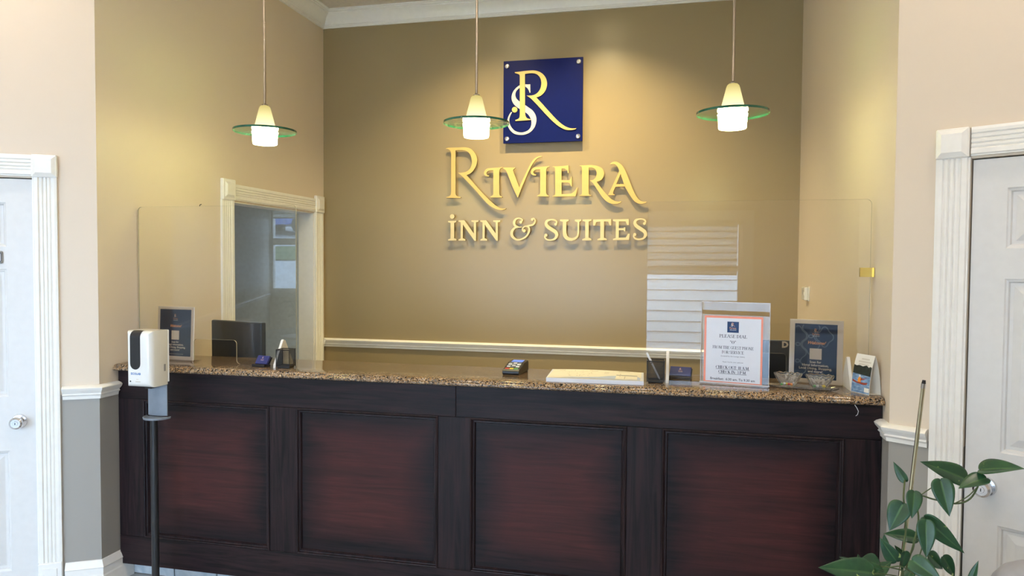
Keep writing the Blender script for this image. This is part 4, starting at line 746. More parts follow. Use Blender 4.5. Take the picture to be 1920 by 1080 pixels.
# a small bookish serif alphabet drawn from strokes (cap height 1)
def serif_text(parent, txt, cx, y, z, cap, mat, width=None, weight=.15, name='lettering', underline=False):
    TK, TH = weight, .06; quads = []
    def ln(x0, y0, x1, y1, w):
        d = math.hypot(x1 - x0, y1 - y0) or 1; nx, ny = -(y1 - y0) / d * w / 2, (x1 - x0) / d * w / 2
        return [(x0 + nx, y0 + ny), (x1 + nx, y1 + ny), (x1 - nx, y1 - ny), (x0 - nx, y0 - ny)]
    def sf(x, yy, w=.34): return ln(x - w / 2, yy + (.03 if yy < .5 else -.03), x + w / 2, yy + (.03 if yy < .5 else -.03), TH)
    def arc(cx_, cy, rx, ry, a0, a1, n=12, thin=TH):
        out = []
        for k in range(n):
            p = []
            for t in (a0 + (a1 - a0) * k / n, a0 + (a1 - a0) * (k + 1) / n):
                c, s_ = math.cos(R(t)), math.sin(R(t)); wd = (thin + (TK - thin) * c * c) / 2; p.append(((rx + wd) * c + cx_, (ry + wd * .6) * s_ + cy, (rx - wd) * c + cx_, (ry - wd * .6) * s_ + cy))
            out.append([p[0][:2], p[1][:2], p[1][2:], p[0][2:]])
        return out
    def V(x, s=True): return [ln(x, 0, x, 1, TK)] + ([sf(x, 0), sf(x, 1)] if s else [])
    def tick(x, y0, y1): return [ln(x, y0, x, y1, TH)]
    D = {
     'A': (.78, [ln(.08, 0, .40, 1, TH), ln(.38, 1, .70, 0, TK), ln(.2, .34, .56, .34, TH), sf(.08, 0, .26), sf(.70, 0, .30)]),
     'B': (.68, V(.17) + arc(.32, .76, .22, .21, -90, 90) + arc(.32, .27, .27, .24, -90, 90) + [ln(.17, .97, .32, .97, TH), ln(.17, .52, .32, .52, TH), ln(.17, .03, .32, .03, TH)]),
     'C': (.74, arc(.42, .5, .33, .47, 48, 312) + tick(.66, .68, .97)), 'D': (.78, V(.17) + arc(.32, .5, .33, .47, -90, 90) + [ln(.17, .97, .32, .97, TH), ln(.17, .03, .32, .03, TH)]),
     'E': (.66, V(.17) + [ln(.17, .97, .58, .97, TH), ln(.17, .52, .46, .52, TH), ln(.17, .03, .60, .03, TH)] + tick(.58, .76, 1) + tick(.46, .40, .64) + tick(.60, 0, .26)),
     'F': (.62, V(.17) + [ln(.17, .97, .56, .97, TH), ln(.17, .52, .44, .52, TH)] + tick(.56, .76, 1) + tick(.44, .40, .64)),
     'G': (.78, arc(.42, .5, .33, .47, 48, 318) + tick(.66, .68, .97) + [ln(.66, .04, .66, .42, TK), sf(.66, .42, .3)]),
     'H': (.80, V(.17) + V(.63) + [ln(.17, .51, .63, .51, TH)]), 'I': (.36, V(.18)),
     'K': (.78, V(.17) + [ln(.2, .42, .58, .98, TH), ln(.33, .58, .66, .02, TK), sf(.58, 1, .26), sf(.66, 0, .26)]),
     'L': (.64, V(.17) + [ln(.17, .03, .58, .03, TH)] + tick(.58, 0, .28)),
     'M': (.96, [ln(.14, 0, .14, 1, TH), ln(.16, 1, .46, .04, TK), ln(.46, .04, .78, 1, TH), ln(.80, 0, .80, 1, TK), sf(.14, 0, .24), sf(.80, 0, .30), sf(.10, 1, .2), sf(.84, 1, .2)]),
     'N': (.80, [ln(.14, 0, .14, 1, TH), ln(.14, 1, .66, .02, TK), ln(.66, 0, .66, 1, TH), sf(.14, 0, .24), sf(.10, 1, .2), sf(.66, 1, .24)]),
     'O': (.80, arc(.40, .5, .33, .47, 0, 360, 20)), '0': (.54, arc(.27, .5, .20, .47, 0, 360, 18)),
     'P': (.64, V(.17) + arc(.32, .74, .24, .23, -90, 90) + [ln(.17, .97, .32, .97, TH), ln(.17, .50, .32, .50, TH)]),
     'R': (.74, V(.17) + arc(.32, .75, .23, .22, -90, 90) + [ln(.17, .97, .32, .97, TH), ln(.17, .52, .32, .52, TH), ln(.36, .52, .64, .02, TK), sf(.66, 0, .2)]),
     'S': (.58, arc(.29, .74, .19, .23, 40, 270) + arc(.29, .26, .20, .23, -140, 90) + tick(.46, .70, .98) + tick(.10, .02, .30)),
     'T': (.70, [ln(.35, 0, .35, 1, TK), sf(.35, 0), ln(.05, .97, .65, .97, TH)] + tick(.05, .74, 1) + tick(.65, .74, 1)),
     'U': (.78, [ln(.17, .3, .17, 1, TK), ln(.63, .3, .63, 1, TH), sf(.17, 1), sf(.63, 1, .24)] + arc(.40, .3, .23, .27, 180, 360)),
     'V': (.76, [ln(.10, 1, .38, 0, TK), ln(.38, 0, .66, 1, TH), sf(.10, 1, .3), sf(.66, 1, .24)]),
     '1': (.44, [ln(.24, 0, .24, 1, TK), sf(.24, 0), ln(.10, .86, .24, .98, TH)]), '3': (.52, arc(.24, .74, .19, .23, -90, 150) + arc(.24, .26, .22, .23, -150, 90)),
     '.': (.26, [ln(.08, .06, .20, .06, .12)]), ':': (.28, [ln(.09, .06, .21, .06, .12), ln(.09, .52, .21, .52, .12)]),
     '"': (.34, [ln(.10, .72, .10, 1, .08), ln(.24, .72, .24, 1, .08)]), ' ': (.30, [])}
    x = 0
    for ch in txt:
        wd, qs = D[ch]; quads += [[(a + x, b) for a, b in q] for q in qs]; x += wd
    sx_ = cap if width is None else width / x
    o = flat(parent, name, [[(a * sx_ - x * sx_ / 2 + cx, b * cap + z) for a, b in q] for q in quads], y, mat)
    if underline: flat(parent, 'underline', [rect(cx - x * sx_ / 2, cx + x * sx_ / 2, z - cap * .24, z - cap * .14)], y, mat)
    return o

# ------------------------------------------------------------------ welcome posters in clear holders
def welcome_poster(label, loc, rz, w_, h_, pattern):
    e = thing('welcome_sign', label, 'sign', loc, rz, rot=(R(-2.5), 0, rz))
    MB().bev(-w_ / 2 - .004, w_ / 2 + .004, .0006, .003, 0, h_ + .003, .0008, 1).build('back_plate', 'card_white', e)
    MB().box(-w_ / 2 - .005, w_ / 2 + .005, -.0042, -.0022, 0, h_ + .004).build('front_plate', 'print_cover', e)
    MB().box(-w_ / 2 - .004, w_ / 2 + .004, .002, .062, .0005, .003).build('base_plate', 'acrylic', e)
    MB().box(-w_ / 2, w_ / 2, -.0002, .0004, .002, h_).build('card', 'card_white', e)
    b = .019 if pattern else .014
    bl = MB().box(-w_ / 2 + b * .9, w_ / 2 - b, -.0006, -.0002, .019, h_ - b * .8).build('blue_print', 'poster_blue', e)
    y = -.0009
    if pattern:
        polys = []
        for (cx, cz) in ((-.072, .200), (-.072, .128), (-.020, .164), (-.020, .236), (-.072, .056), (.034, .200)):
            pts = []
            for k in range(41):
                a = 2 * math.pi * k / 40; r_ = 1 + .16 * math.cos(4 * a); pts.append((cx + .030 * r_ * math.cos(a), cz + .037 * r_ * math.sin(a)))
            for k in range(40):
                a_, b_ = pts[k], pts[k + 1]; d = math.hypot(b_[0] - a_[0], b_[1] - a_[1]); nx, nz = -(b_[1] - a_[1]) / d * .0022, (b_[0] - a_[0]) / d * .0022
                q = [(a_[0] + nx, a_[1] + nz), (b_[0] + nx, b_[1] + nz), (b_[0] - nx, b_[1] - nz), (a_[0] - nx, a_[1] - nz)]
                if all(-w_ / 2 + .019 < p[0] < w_ / 2 - .022 and .022 < p[1] < h_ - .018 for p in q): polys.append(q)
        flat(bl, 'lattice_print', polys, -.00075, 'poster_pattern')
    small_logo(bl, 0, h_ - .052, .038, y, 'ink_orange', 'ink_white')
    k = h_ / .27
    put_text(bl, 'Welcome!', 0, y, .168 * k, .0185, 'ink_orange', shear=.5, bold=.02, space=.9)
    flat(bl, 'white_square', [rect(-.024, .024, .103 * k, .150 * k)], y, 'card_white')
    for i, t in enumerate(('Scan for', 'Hotel Information,', 'Local Dining, Shopping,', 'and more!')):
        put_text(bl, t, 0, y, (.087 - .0135 * i) * k, .0140, 'ink_white', bold=.020)
    if not pattern: flat(bl, 'fine_print', [rect(-.05 + .008 * i, -.044 + .008 * i, .0285, .0300) for i in range(13)], y, 'ink_white')
    return e
welcome_poster('blue welcome sign in a white border, partly behind the hand sanitizer', (.1725, -1.9365, ZG), math.atan2(-.022, .224), .224, .268, False)
welcome_poster('blue lattice-patterned welcome sign standing behind the glass candy bowls', (3.250, -1.866, ZG), math.atan2(-.060, .19), .205, .268, True)

# ------------------------------------------------------------------ notice in the big clear holder
e = thing('notice_holder', 'clear acrylic holder with white notice on salmon backing reading PLEASE DIAL', 'sign', (2.910, -1.999, ZG), math.atan2(-.062, .272), rot=(R(-1.5), 0, math.atan2(-.062, .272)))
hw = .139
MB().box(-hw, hw, -.005, -.0025, .004, .346).build('front_sheet', 'print_cover', e)
MB().box(-hw, hw, .0025, .005, .004, .346).build('back_sheet', 'acrylic', e)
MB().box(-hw, hw, -.032, .012, 0, .0035).build('foot_plate', 'acrylic', e)
MB().box(-hw, -hw + .0018, -.0052, .0052, .004, .346).box(hw - .0018, hw, -.0052, .0052, .004, .346).box(-hw, hw, -.0052, .0052, .3445, .347).box(-hw - .003, hw + .003, -.007, -.0052, .004, .008).build('bright_edge', 'paper', e)
MB().box(-.126, .1115, .0003, .0012, .004, .288).build('salmon_sheet', 'salmon', e)
pp = MB().box(-.1175, .104, -.0007, .0, .0115, .279).build('paper_sheet', 'paper', e)
y = -.0011; cx = -.007
flat(pp, 'logo_field', [rect(cx - .0245, cx + .0225, .219, .265)], -.0009, 'poster_blue')
small_logo(pp, cx - .001, .244, .036, y - .0002, 'ink_orange', 'ink_white')
serif_text(pp, 'PLEASE DIAL', cx, y, .197, .0135, 'ink', .113)
serif_text(pp, '"0"', cx, y, .172, .0135, 'ink', .026)
serif_text(pp, 'FROM THE GUEST PHONE', cx, y, .1495, .0125, 'ink', .166)
serif_text(pp, 'FOR SERVICE', cx, y, .130, .0125, 'ink', .089)
put_text(pp, '(Located by the Lounge chairs)', cx, y, .117, .0078, 'ink')
put_text(pp, 'Thank You for your patience', cx, y, .0925, .0072, 'ink')
serif_text(pp, 'CHECK OUT: 11 A.M.', cx, y, .066, .0125, 'ink', .137, .20, underline=True)
serif_text(pp, 'CHECK IN: 3 P.M.', cx, y, .047, .0125, 'ink', .114, .20, underline=True)
put_text(pp, 'Breakfast:  6:30 am. To 9.30 am', cx, y, .018, .0142, 'ink', bold=.014)

# ------------------------------------------------------------------ hand sanitizer on its stand
e = thing('sanitizer_stand', 'white hand sanitizer dispenser with dark window on a black floor stand', 'dispenser', (.330, -2.275, 0), R(0))
MB().lathe([(.150, .0), (.152, .008), (.145, .016), (.06, .024), (.034, .036), (.026, .055), (.020, .065), (0, .065)], 40).build('base', 'black_metal', e, smooth=True)
MB().tube([(-.008, .0, .02), (-.008, .0, .99)], .0165, 16).build('pole', 'black_metal', e, smooth=True)
h = MB(); bm = bmesh.new(); bmesh.ops.create_cube(bm, size=1)
for v in bm.verts: v.co = (v.co.x * .132, v.co.y * .115, v.co.z * .252)
fe = [x for x in bm.edges if all(v.co.y < 0 for v in x.verts)]
bmesh.ops.bevel(bm, geom=fe, offset=.030, segments=7, profile=.5, affect='EDGES')
te = [x for x in bm.edges if x.is_manifold and all(v.co.y > .05 for v in x.verts) and len(x.link_faces) == 2 and x.calc_face_angle() > 1]
bmesh.ops.bevel(bm, geom=te, offset=.006, segments=2, profile=.5, affect='EDGES')
bm.verts.index_update(); h.add([v.co for v in bm.verts], [[v.index for v in f.verts] for f in bm.faces]); bm.free()
DX, DY, DZ = .010, -.064, 1.138
hs = h.build('housing', 'white_plastic', e, smooth=True, loc=(DX, DY, DZ), angle=40)
wn = MB(); path = [(-.0582, z) for z in (-.020, .02, .06, .085, .096)] + [(-.0275 - .0308 * math.cos(R(a)), .096 + .0308 * math.sin(R(a))) for a in (15, 30, 45, 60, 75, 90)] + [(-.022, .1268)]
hwd = .0265
vs = []
for (yy, zz) in path: vs += [(-hwd - .012, yy, zz), (hwd - .012, yy, zz)]
fs = [(2 * i, 2 * i + 1, 2 * i + 3, 2 * i + 2) for i in range(len(path) - 1)]
arcp = [(-.012 + hwd * math.cos(R(a)), -.0582, -.020 + .026 * math.sin(R(a))) for a in range(180, 361, 20)]
wn.add(vs, fs); wn.add(arcp, [tuple(range(len(arcp)))])
wn.build('dark_window', 'black_plastic', hs)
put_text(hs, 'ECOLAB', -.010, -.0579, -.069, .0135, 'ink_blue', bold=.03)
MB().lathe([(0, 0), (.0035, 0), (.0035, .0006), (0, .0006)], 12, (-.038, -.0575, -.099), 'y').build('sensor', 'black_plastic', hs)
put_text(hs, 'PUSH', .0, -.0579, -.1015, .006, 'map_line', bold=.01) if False else flat(hs, 'small_print', [rect(-.008, .004, -.090, -.088), rect(-.012, .014, -.101, -.098)], -.0579, 'map_line')
MB().bev(.0652, .0675, .028, .040, -.062, -.030, .001, 1).build('lock', 'map_grey', hs)
MB().bev(-.060, .067, .0575, .066, -.115, .124, .003, 1).build('back_plate', 'white_plastic', hs)
br = MB(); pr = [(-.042 + DX + .008 + .10 * k / 8, .001 - .010 * math.sin(math.pi * k / 8)) for k in range(9)]
poly = [(a, b) for a, b in pr] + [(a, b + .004) for a, b in pr[::-1]]
poly = [(a, b - .018) for a, b in poly]
br.prism(poly, .868, 1.014, 'xy')
br.build('drip_bracket', 'grey_plastic', e, smooth=True)
ty = MB(); pts = [(.034 + .062 * math.cos(R(a)), -.020 + .068 * math.sin(R(a))) for a in range(180, 361, 12)]
ty.prism(pts, .858, .864, 'xy'); rim = [((a - .034) * 1.0 + .034, b) for a, b in pts]
ty.tube([(a, b, .865) for a, b in rim], .003, 6)
ty.build('drip_tray', 'grey_plastic', e, smooth=True)
MB().bev(.006, .040, -.075, -.035, 1.000, 1.013, .002, 1).build('nozzle', 'black_plastic', e)

# ------------------------------------------------------------------ things behind the counter
def monitor(label, loc, rz, w_, h_, zb, logo=None):
    e = thing('monitor', label, 'monitor', loc, rz)
    MB().bev(-w_ / 2, w_ / 2, -.012, .022, zb, zb + h_, .006, 2).build('housing', 'navy_black', e)
    MB().bev(-w_ / 2 + .012, w_ / 2 - .012, .0215, .0235, zb + .014, zb + h_ - .012, .001, 1).build('screen_glass', 'black_plastic', e)
    MB().box(-w_ / 2 + .006, w_ / 2 - .006, -.004, .006, zb + h_, zb + h_ + .0012).build('top_seam', 'grey_plastic', e)
    MB().bev(-.03, .03, -.035, -.011, .012, zb + h_ * .4, .004, 1).build('neck', 'black_plastic', e)
    MB().bev(-.11, .11, -.09, .09, 0, .014, .004, 1).build('base', 'black_plastic', e)
    if logo:
        lx, lz, sz = logo; put_text(e, 'D', lx, -.0128, lz, sz, 'map_line', bold=.05)
        for k in range(7): MB().bev(-.06, .15, -.0132, -.0118, zb + .03 + k * .017, zb + .036 + k * .017, .0004, 1).build('vent_rib', 'grey_plastic', e)
    return e
monitor('dark flat computer monitor seen from behind the left shield', (.300, -1.585, .74), R(-14), .385, .33, .175)
monitor('dark monitor back with a letter D, half hidden behind the right welcome sign', (3.205, -1.46, .74), R(4), .36, .29, .182, (-.026, .440, .040))

th = thing('thermostat', 'small white wall thermostat on the right side wall', 'thermostat', (XR, -.40, 1.40), R(-90))
MB().bev(-.06, .06, -.008, 0, -.045, .045, .003, 1).build('back_plate', 'white_plastic', th)
MB().bev(-.055, .055, -.030, -.008, -.040, .040, .006, 2).build('housing', 'white_plastic', th)
MB().box(-.03, .022, -.0306, -.0298, -.004, .024).build('display', 'map_grey', th)
MB().bev(.03, .045, -.033, -.0298, -.012, .012, .002, 1).build('button', 'white_plastic', th)

# ------------------------------------------------------------------ small things on the granite
def pen_cup(label, x, y, rz, s=.070, h=.092):
    e = thing('pen_cup', label, 'pen cup', (x, y, ZG), rz); a = s / 2
    m = MB(); t = .0006
    for (p, q, u, v) in ((-a, a, -a, -a + t), (-a, a, a - t, a), (-a, -a + t, -a, a), (a - t, a, -a, a)): m.box(p, q, u, v, .010, h - .004)
    m.build('mesh_wall', 'wire_mesh', e)
    r_ = MB()
    for zz, rr in ((h - .002, .0022), (.009, .0022)):
        for p in (((-a, -a), (a, -a)), ((a, -a), (a, a)), ((a, a), (-a, a)), ((-a, a), (-a, -a))): r_.tube([(p[0][0], p[0][1], zz), (p[1][0], p[1][1], zz)], rr, 6)
    for (u, v) in ((-a, -a), (a, -a), (a, a), (-a, a)): r_.tube([(u, v, .004), (u, v, h)], .0016, 6)
    r_.build('wire_frame', 'black_metal', e)
    MB().bev(-a + .004, a - .004, -a + .004, a - .004, .0, .010, .002, 1).build('bottom', 'black_metal', e)
    return e
pen_cup('empty black wire mesh pen cup beside the left shield foot', .8580, -2.036, R(4), .066, .089)
pen_cup('black wire mesh pen cup holding a white pen by the right shield', 2.588, -2.000, R(2), .072, .095)
pe = thing('pen', 'white pen leaning in the right wire mesh pen cup', 'pen', (0, 0, 0))
pa, pb = Vector((2.606, -2.010, ZG + .0125)), Vector((2.549, -1.985, ZG + .122))
d = pb - pa
MB().tube([pa, pa + d * .06, pa + d * .60], [.0015, .0036, .004], 10).build('barrel', 'paper', pe, smooth=True)
MB().tube([pa + d * .61, pa + d * .63], .0045, 10).build('ring', 'chrome', pe, smooth=True)
MB().tube([pa + d * .64, pb], .0047, 10).build('cap', 'paper', pe, smooth=True)

def card_holder(label, x, y, rz, w_=.096):
    e = thing('card_holder', label, 'card holder', (x, y, ZG), rz)
    pr = [(-.022, 0), (.020, 0), (.020, .010), (.003, .010), (-.010, .012), (-.017, .014), (-.020, .014), (-.022, .010)]
    MB().prism(pr, -w_ / 2, w_ / 2, 'yz').build('tray', 'black_plastic', e)
    MB().prism([(.010, .008), (.014, .008), (.036, .041), (.033, .042)], -w_ / 2, w_ / 2, 'yz').build('back_rest', 'black_plastic', e)
    lean = R(-34)
    c = MB().bev(-w_ / 2 + .003, w_ / 2 - .003, -.005, .005, 0, .044, .0006, 1).build('card_stack', 'card_navy', e, loc=(0, .001, .011), rot=(lean, 0, 0))
    small_logo(c, .0, .027, .024, -.0054, 'ink_orange', 'ink_white')
    return e
card_holder('navy business cards in a black holder beside the left shield foot', .7290, -2.040, R(-9), .076)
card_holder('navy business cards in a black holder left of the dial notice', 2.690, -1.885, R(-10), .098)

tm = thing('card_terminal', 'black payment card terminal with lit blue screen at mid counter', 'card reader', (1.950, -1.897, ZG), R(-4))
body = [(-.078, .0), (.076, .0), (.079, .010), (.079, .042), (.070, .050), (.010, .045), (-.066, .024), (-.080, .016), (-.081, .005)]
b = MB(); b.prism(body, -.040, .040, 'yz'); bo = b.build('body', 'black_plastic', tm)
md = bo.modifiers.new('bevel', 'BEVEL'); md.width = .004; md.segments = 2
def slope(yy): return .045 + (yy - .010) * (.021 / .076) if yy < .01 else .045 + (yy - .01) * (.005 / .06)
def on_top(parent, name, x0, x1, y0, y1, mat, hgt=.0012):
    m = MB(); z0, z1 = slope(y0), slope(y1)
    vs = [(x0, y0, z0), (x1, y0, z0), (x1, y1, z1), (x0, y1, z1)]
    m.add(vs + [(a, c, z + hgt) for a, c, z in vs], [(4, 5, 6, 7), (0, 1, 5, 4), (1, 2, 6, 5), (2, 3, 7, 6), (3, 0, 4, 7)]); return m.build(name, mat, parent)
on_top(tm, 'screen', -.026, .026, .018, .060, 'screen')
for r_ in range(4):
    for c_ in range(3): on_top(tm, 'key', -.030 + c_ * .021, -.013 + c_ * .021, -.004 - r_ * .0125, .004 - r_ * .0125, 'ink_white' if (r_ + c_) % 2 else 'grey_plastic')
for c_, mt in enumerate(('red', 'yellow', 'green')): on_top(tm, 'key', -.031 + c_ * .021, -.013 + c_ * .021, -.066, -.055, mt)

mp = thing('map_pad', 'thick tear-off pad of printed town maps lying on the granite', 'map', (2.335, -1.985, ZG), R(1.5))
def wavy(x, y): return .017 + .0035 * math.sin((x + .2) * 9) * max(0, (y + .13) / .26)
nx, ny = 24, 6; vs = []; fs = []
for j in range(ny + 1):
    for i in range(nx + 1):
        x = -.205 + .41 * i / nx; yy = -.130 + .258 * j / ny; x2 = x - .010 * (j / ny) * (1 if x < 0 else .6); vs.append((x2, yy, wavy(x, yy)))
n0 = len(vs); vs += [(v[0], v[1], .0005) for v in vs[:n0]]
W_ = nx + 1
for j in range(ny):
    for i in range(nx): a = j * W_ + i; fs += [(a, a + 1, a + W_ + 1, a + W_), (n0 + a, n0 + a + W_, n0 + a + W_ + 1, n0 + a + 1)]
for i in range(nx): fs += [(i, n0 + i, n0 + i + 1, i + 1), (ny * W_ + i, ny * W_ + i + 1, n0 + ny * W_ + i + 1, n0 + ny * W_ + i)]
for j in range(ny): fs += [(j * W_, (j + 1) * W_, n0 + (j + 1) * W_, n0 + j * W_), (j * W_ + nx, n0 + j * W_ + nx, n0 + (j + 1) * W_ + nx, (j + 1) * W_ + nx)]
MB().add(vs, fs).build('paper_stack', 'paper', mp)
def on_map(name, poly, mat, h):
    """flat print laid on the wavy top sheet; cut into a grid so that it follows the sheet"""
    bm = bmesh.new(); bm.faces.new([bm.verts.new((a, c, 0)) for a, c in poly])
    for k in range(1, 24):
        x = -.205 + .41 * k / 24
        g_ = bm.verts[:] + bm.edges[:] + bm.faces[:]; bmesh.ops.bisect_plane(bm, geom=g_, plane_co=(x, 0, 0), plane_no=(1, 0, 0))
    for k in range(1, 6):
        g_ = bm.verts[:] + bm.edges[:] + bm.faces[:]; bmesh.ops.bisect_plane(bm, geom=g_, plane_co=(0, -.13 + .258 * k / 6, 0), plane_no=(0, 1, 0))
    for v in bm.verts: v.co.z = wavy(v.co.x + .006, v.co.y) + h
    me = bpy.data.meshes.new(name); bm.to_mesh(me); bm.free(); me.materials.append(MATS[mat]); return link(name, me, mp)
on_map('land_print', [(-.202, -.118), (.193, -.118), (.190, .122), (-.205, .122)], 'map_cream', .0007)
on_map('water_print', [(-.15, -.112), (.19, -.112), (.19, -.055), (.175, -.02), (.10, -.015), (.055, -.030), (.015, -.062), (-.04, -.082), (-.10, -.088)], 'map_water', .0011)
on_map('legend_print', [(.085, -.105), (.177, -.105), (.175, -.012), (.085, -.012)], 'map_cream', .0015)
on_map('legend_bar', [(.085, -.012), (.175, -.012), (.175, .006), (.085, .006)], 'map_grey', .0017)
rn = random.Random(3)
for k in range(30):
    x, yy = rn.uniform(-.16, -.02), rn.uniform(-.06, .10); v = rn.random() < .5; l = rn.uniform(.008, .03)
    on_map('street_print', [(x, yy), (x + (.0022 if v else l * .4), yy), (x + (.0022 if v else l * .4), yy + (l if v else .004)), (x, yy + (l if v else .004))], 'map_line', .0012)
for (x, yy, l) in ((-.175, .085, .02), (-.03, .075, .03), (.03, .06, .02), (.03, .03, .02), (.09, .085, .05), (.10, -.035, .003), (.122, -.10, .003)):
    on_map('place_name', [(x, yy), (x + l, yy), (x + l, yy + (.008 if l > .01 else .07)), (x, yy + (.008 if l > .01 else .07))], 'map_line', .0019)

# candy bowls of cut glass on a glass tray
RZ = math.atan2(-.055, .27)
tr = thing('glass_tray', 'long cut-glass tray under the two candy bowls', 'tray', (3.178, -2.024, ZG), RZ)
n = 40; prof = [(.0, .0005), (.75, .0005), (.92, .005), (1.0, .011), (.985, .0125), (.90, .0075), (.74, .004), (0, .004)]
vs = []; fs = []
def sup(a): c, s_ = math.cos(a), math.sin(a); return (.138 * math.copysign(abs(c) ** .6, c), .040 * math.copysign(abs(s_) ** .75, s_))
for (k, z) in prof:
    for i in range(n): x, yy = sup(2 * math.pi * i / n); vs.append((x * k, yy * k, z))
for j in range(len(prof) - 1):
    for i in range(n): fs.append((j * n + i, j * n + (i + 1) % n, (j + 1) * n + (i + 1) % n, (j + 1) * n + i))
MB().add(vs, fs).build('dish', 'cut_glass', tr)
def bowl(label, ox):
    c, s_ = math.cos(RZ), math.sin(RZ); e = thing('candy_bowl', label, 'bowl', (3.178 + c * ox, -2.024 + s_ * ox, ZG + .0045), RZ)
    n = 32; pr = [(.0, .0), (.42, .0), (.50, .004), (.78, .030), (.94, .044), (1.0, .050), (.97, .054), (.90, .049), (.74, .034), (.44, .008), (.0, .006)]
    vs = []; fs = []
    for j, (k, z) in enumerate(pr):
        for i in range(n):
            a = 2 * math.pi * i / n; q = 1 / max(abs(math.cos(a)), abs(math.sin(a))); q = .6 * q + .4; f = 1 + (.035 if i % 2 else 0) * (1 if .5 < k else 0)
            vs.append((.058 * k * f * q * math.cos(a) * .93, .036 * k * f * q * math.sin(a), z + (.004 if (i % 2 and k > .9) else 0)))
    for j in range(len(pr) - 1):
        for i in range(n): fs.append((j * n + i, j * n + (i + 1) % n, (j + 1) * n + (i + 1) % n, (j + 1) * n + i))
    MB().add(vs, fs).build('bowl', 'cut_glass', e)
    return e
bowl('left cut-glass candy bowl with mixed bright sweets', -.058); bowl('right cut-glass candy bowl with a few wrapped sweets', .062)
rn = random.Random(11)
def candy(ox, oy, oz, mt, label):
    c, s_ = math.cos(RZ), math.sin(RZ); e = thing('sweet', label, 'sweet', (3.178 + c * ox - s_ * oy, -2.024 + s_ * ox + c * oy, ZG + oz), rn.uniform(0, 3), 'sweets in the glass bowls')
    MB().lathe([(0, -.008), (.004, -.006), (.0055, 0), (.004, .006), (0, .008)], 10, (0, 0, .0055), 'x').build('drop', mt, e, smooth=True)
    w2 = MB().add([(.007, 0, .0055), (.014, -.004, .004), (.0145, .004, .007), (-.007, 0, .0055), (-.014, .004, .004), (-.0145, -.004, .007)], [(0, 1, 2), (3, 4, 5)]); w2.build('wrapper', mt, e)
for k, (mt, nm) in enumerate((('green', 'green'), ('siding', 'pale blue'), ('yellow', 'yellow'), ('red', 'red'), ('orange', 'orange'), ('paper', 'white'))):
    candy(-.080 + .009 * k, -.006 + .009 * (k % 3 - 1), .0108 + .0025 * (k % 2), mt, 'small %s wrapped sweet in the left glass bowl' % nm)
for k, (mt, nm) in enumerate((('green', 'green'), ('paper', 'white'), ('map_grey', 'grey'), ('yellow', 'yellow'))):
    candy(.044 + .011 * k, -.004 + .008 * (k % 2), .0108, mt, 'small %s wrapped sweet in the right glass bowl' % nm)

# folded kayaking tent card
kt = thing('tent_card', 'white folded tent card with a kayaker picture at the right end of the counter', 'card', (0, 0, 0))
A0, A1 = Vector((3.358, -2.034, ZG + .0006)), Vector((3.404, -2.121, ZG + .0006))
u = (A1 - A0); u.z = 0; wd = u.length; u.normalize(); nrm = Vector((-u.y, u.x, 0))
if nrm.x < 0: nrm = -nrm
hk = .152; dep = .052
e = kt; e.location = A0; e.rotation_euler = (0, 0, math.atan2(u.y, u.x))
# local: x along the foot of the card, +y away from the picture side, z up
def frontpt(x, z): t = z / hk; return (x, dep * (.10 * t + .38 * t ** 2.4), z)
NS = 10
vs = []; 
for k in range(NS + 1):
    z = hk * k / NS
    for x in (0, wd): p = frontpt(x, z); vs.append(p)
back = [(dep * (.48 + .10 * math.sin(t * 2.6) + .50 * t ** .7 * (1)), hk * (1 - t)) for t in [k / NS for k in range(1, NS + 1)]]
for (yy, z) in back: vs += [(0, yy, z), (wd, yy, z)]
vs += [(0, .010, .002), (wd, .010, .002)]
tot = len(vs) // 2
me = MB().add(vs, [(2 * i, 2 * i + 1, 2 * i + 3, 2 * i + 2) for i in range(tot - 1)])
fo = me.build('card', 'paper_warm', e); sm = fo.modifiers.new('thickness', 'SOLIDIFY'); sm.thickness = .0008; sm.offset = 0
def print_on(name, pts, mat, off):
    """a flat patch of print on the curved face, given in (0..1, 0..1)"""
    bm = bmesh.new(); bm.faces.new([bm.verts.new((a * wd, 0, c * hk)) for a, c in pts])
    for k in range(1, NS):
        g_ = bm.verts[:] + bm.edges[:] + bm.faces[:]; bmesh.ops.bisect_plane(bm, geom=g_, plane_co=(0, 0, hk * k / NS), plane_no=(0, 0, 1))
    for v in bm.verts: p = frontpt(v.co.x, v.co.z); v.co = (p[0], p[1] - off, p[2])
    m_ = bpy.data.meshes.new(name); bm.to_mesh(m_); bm.free(); m_.materials.append(MATS[mat]); return link(name, m_, e)
print_on('water_print', [(0.01, .01), (.99, .01), (.99, .55), (.01, .55)], 'water', .0008)
print_on('forest_print', [(.01, .50), (.99, .47), (.99, .70), (.90, .72), (.82, .69), (.70, .74), (.5, .70), (.3, .72), (.15, .70), (.01, .72)], 'forest', .0011)
print_on('kayak_print', [(.02, .31), (.10, .275), (.35, .25), (.70, .235), (.84, .26), (.88, .305), (.6, .29), (.3, .29), (.08, .335)], 'kayak_red', .0013)
print_on('vest_print', [(.34, .29), (.50, .29), (.52, .36), (.48, .42), (.38, .42), (.33, .36)], 'orange', .0015)
print_on('sleeve_print', [(.48, .33), (.62, .36), (.80, .41), (.80, .42), (.6, .385), (.5, .41)], 'kayak_red', .0016)
print_on('head_print', [(.385, .425), (.44, .42), (.475, .445), (.46, .475), (.41, .48), (.375, .455)], 'paper', .0017)
print_on('code_square', [(.72, .06), (.97, .06), (.97, .17), (.72, .17)], 'paper_warm', .0012)
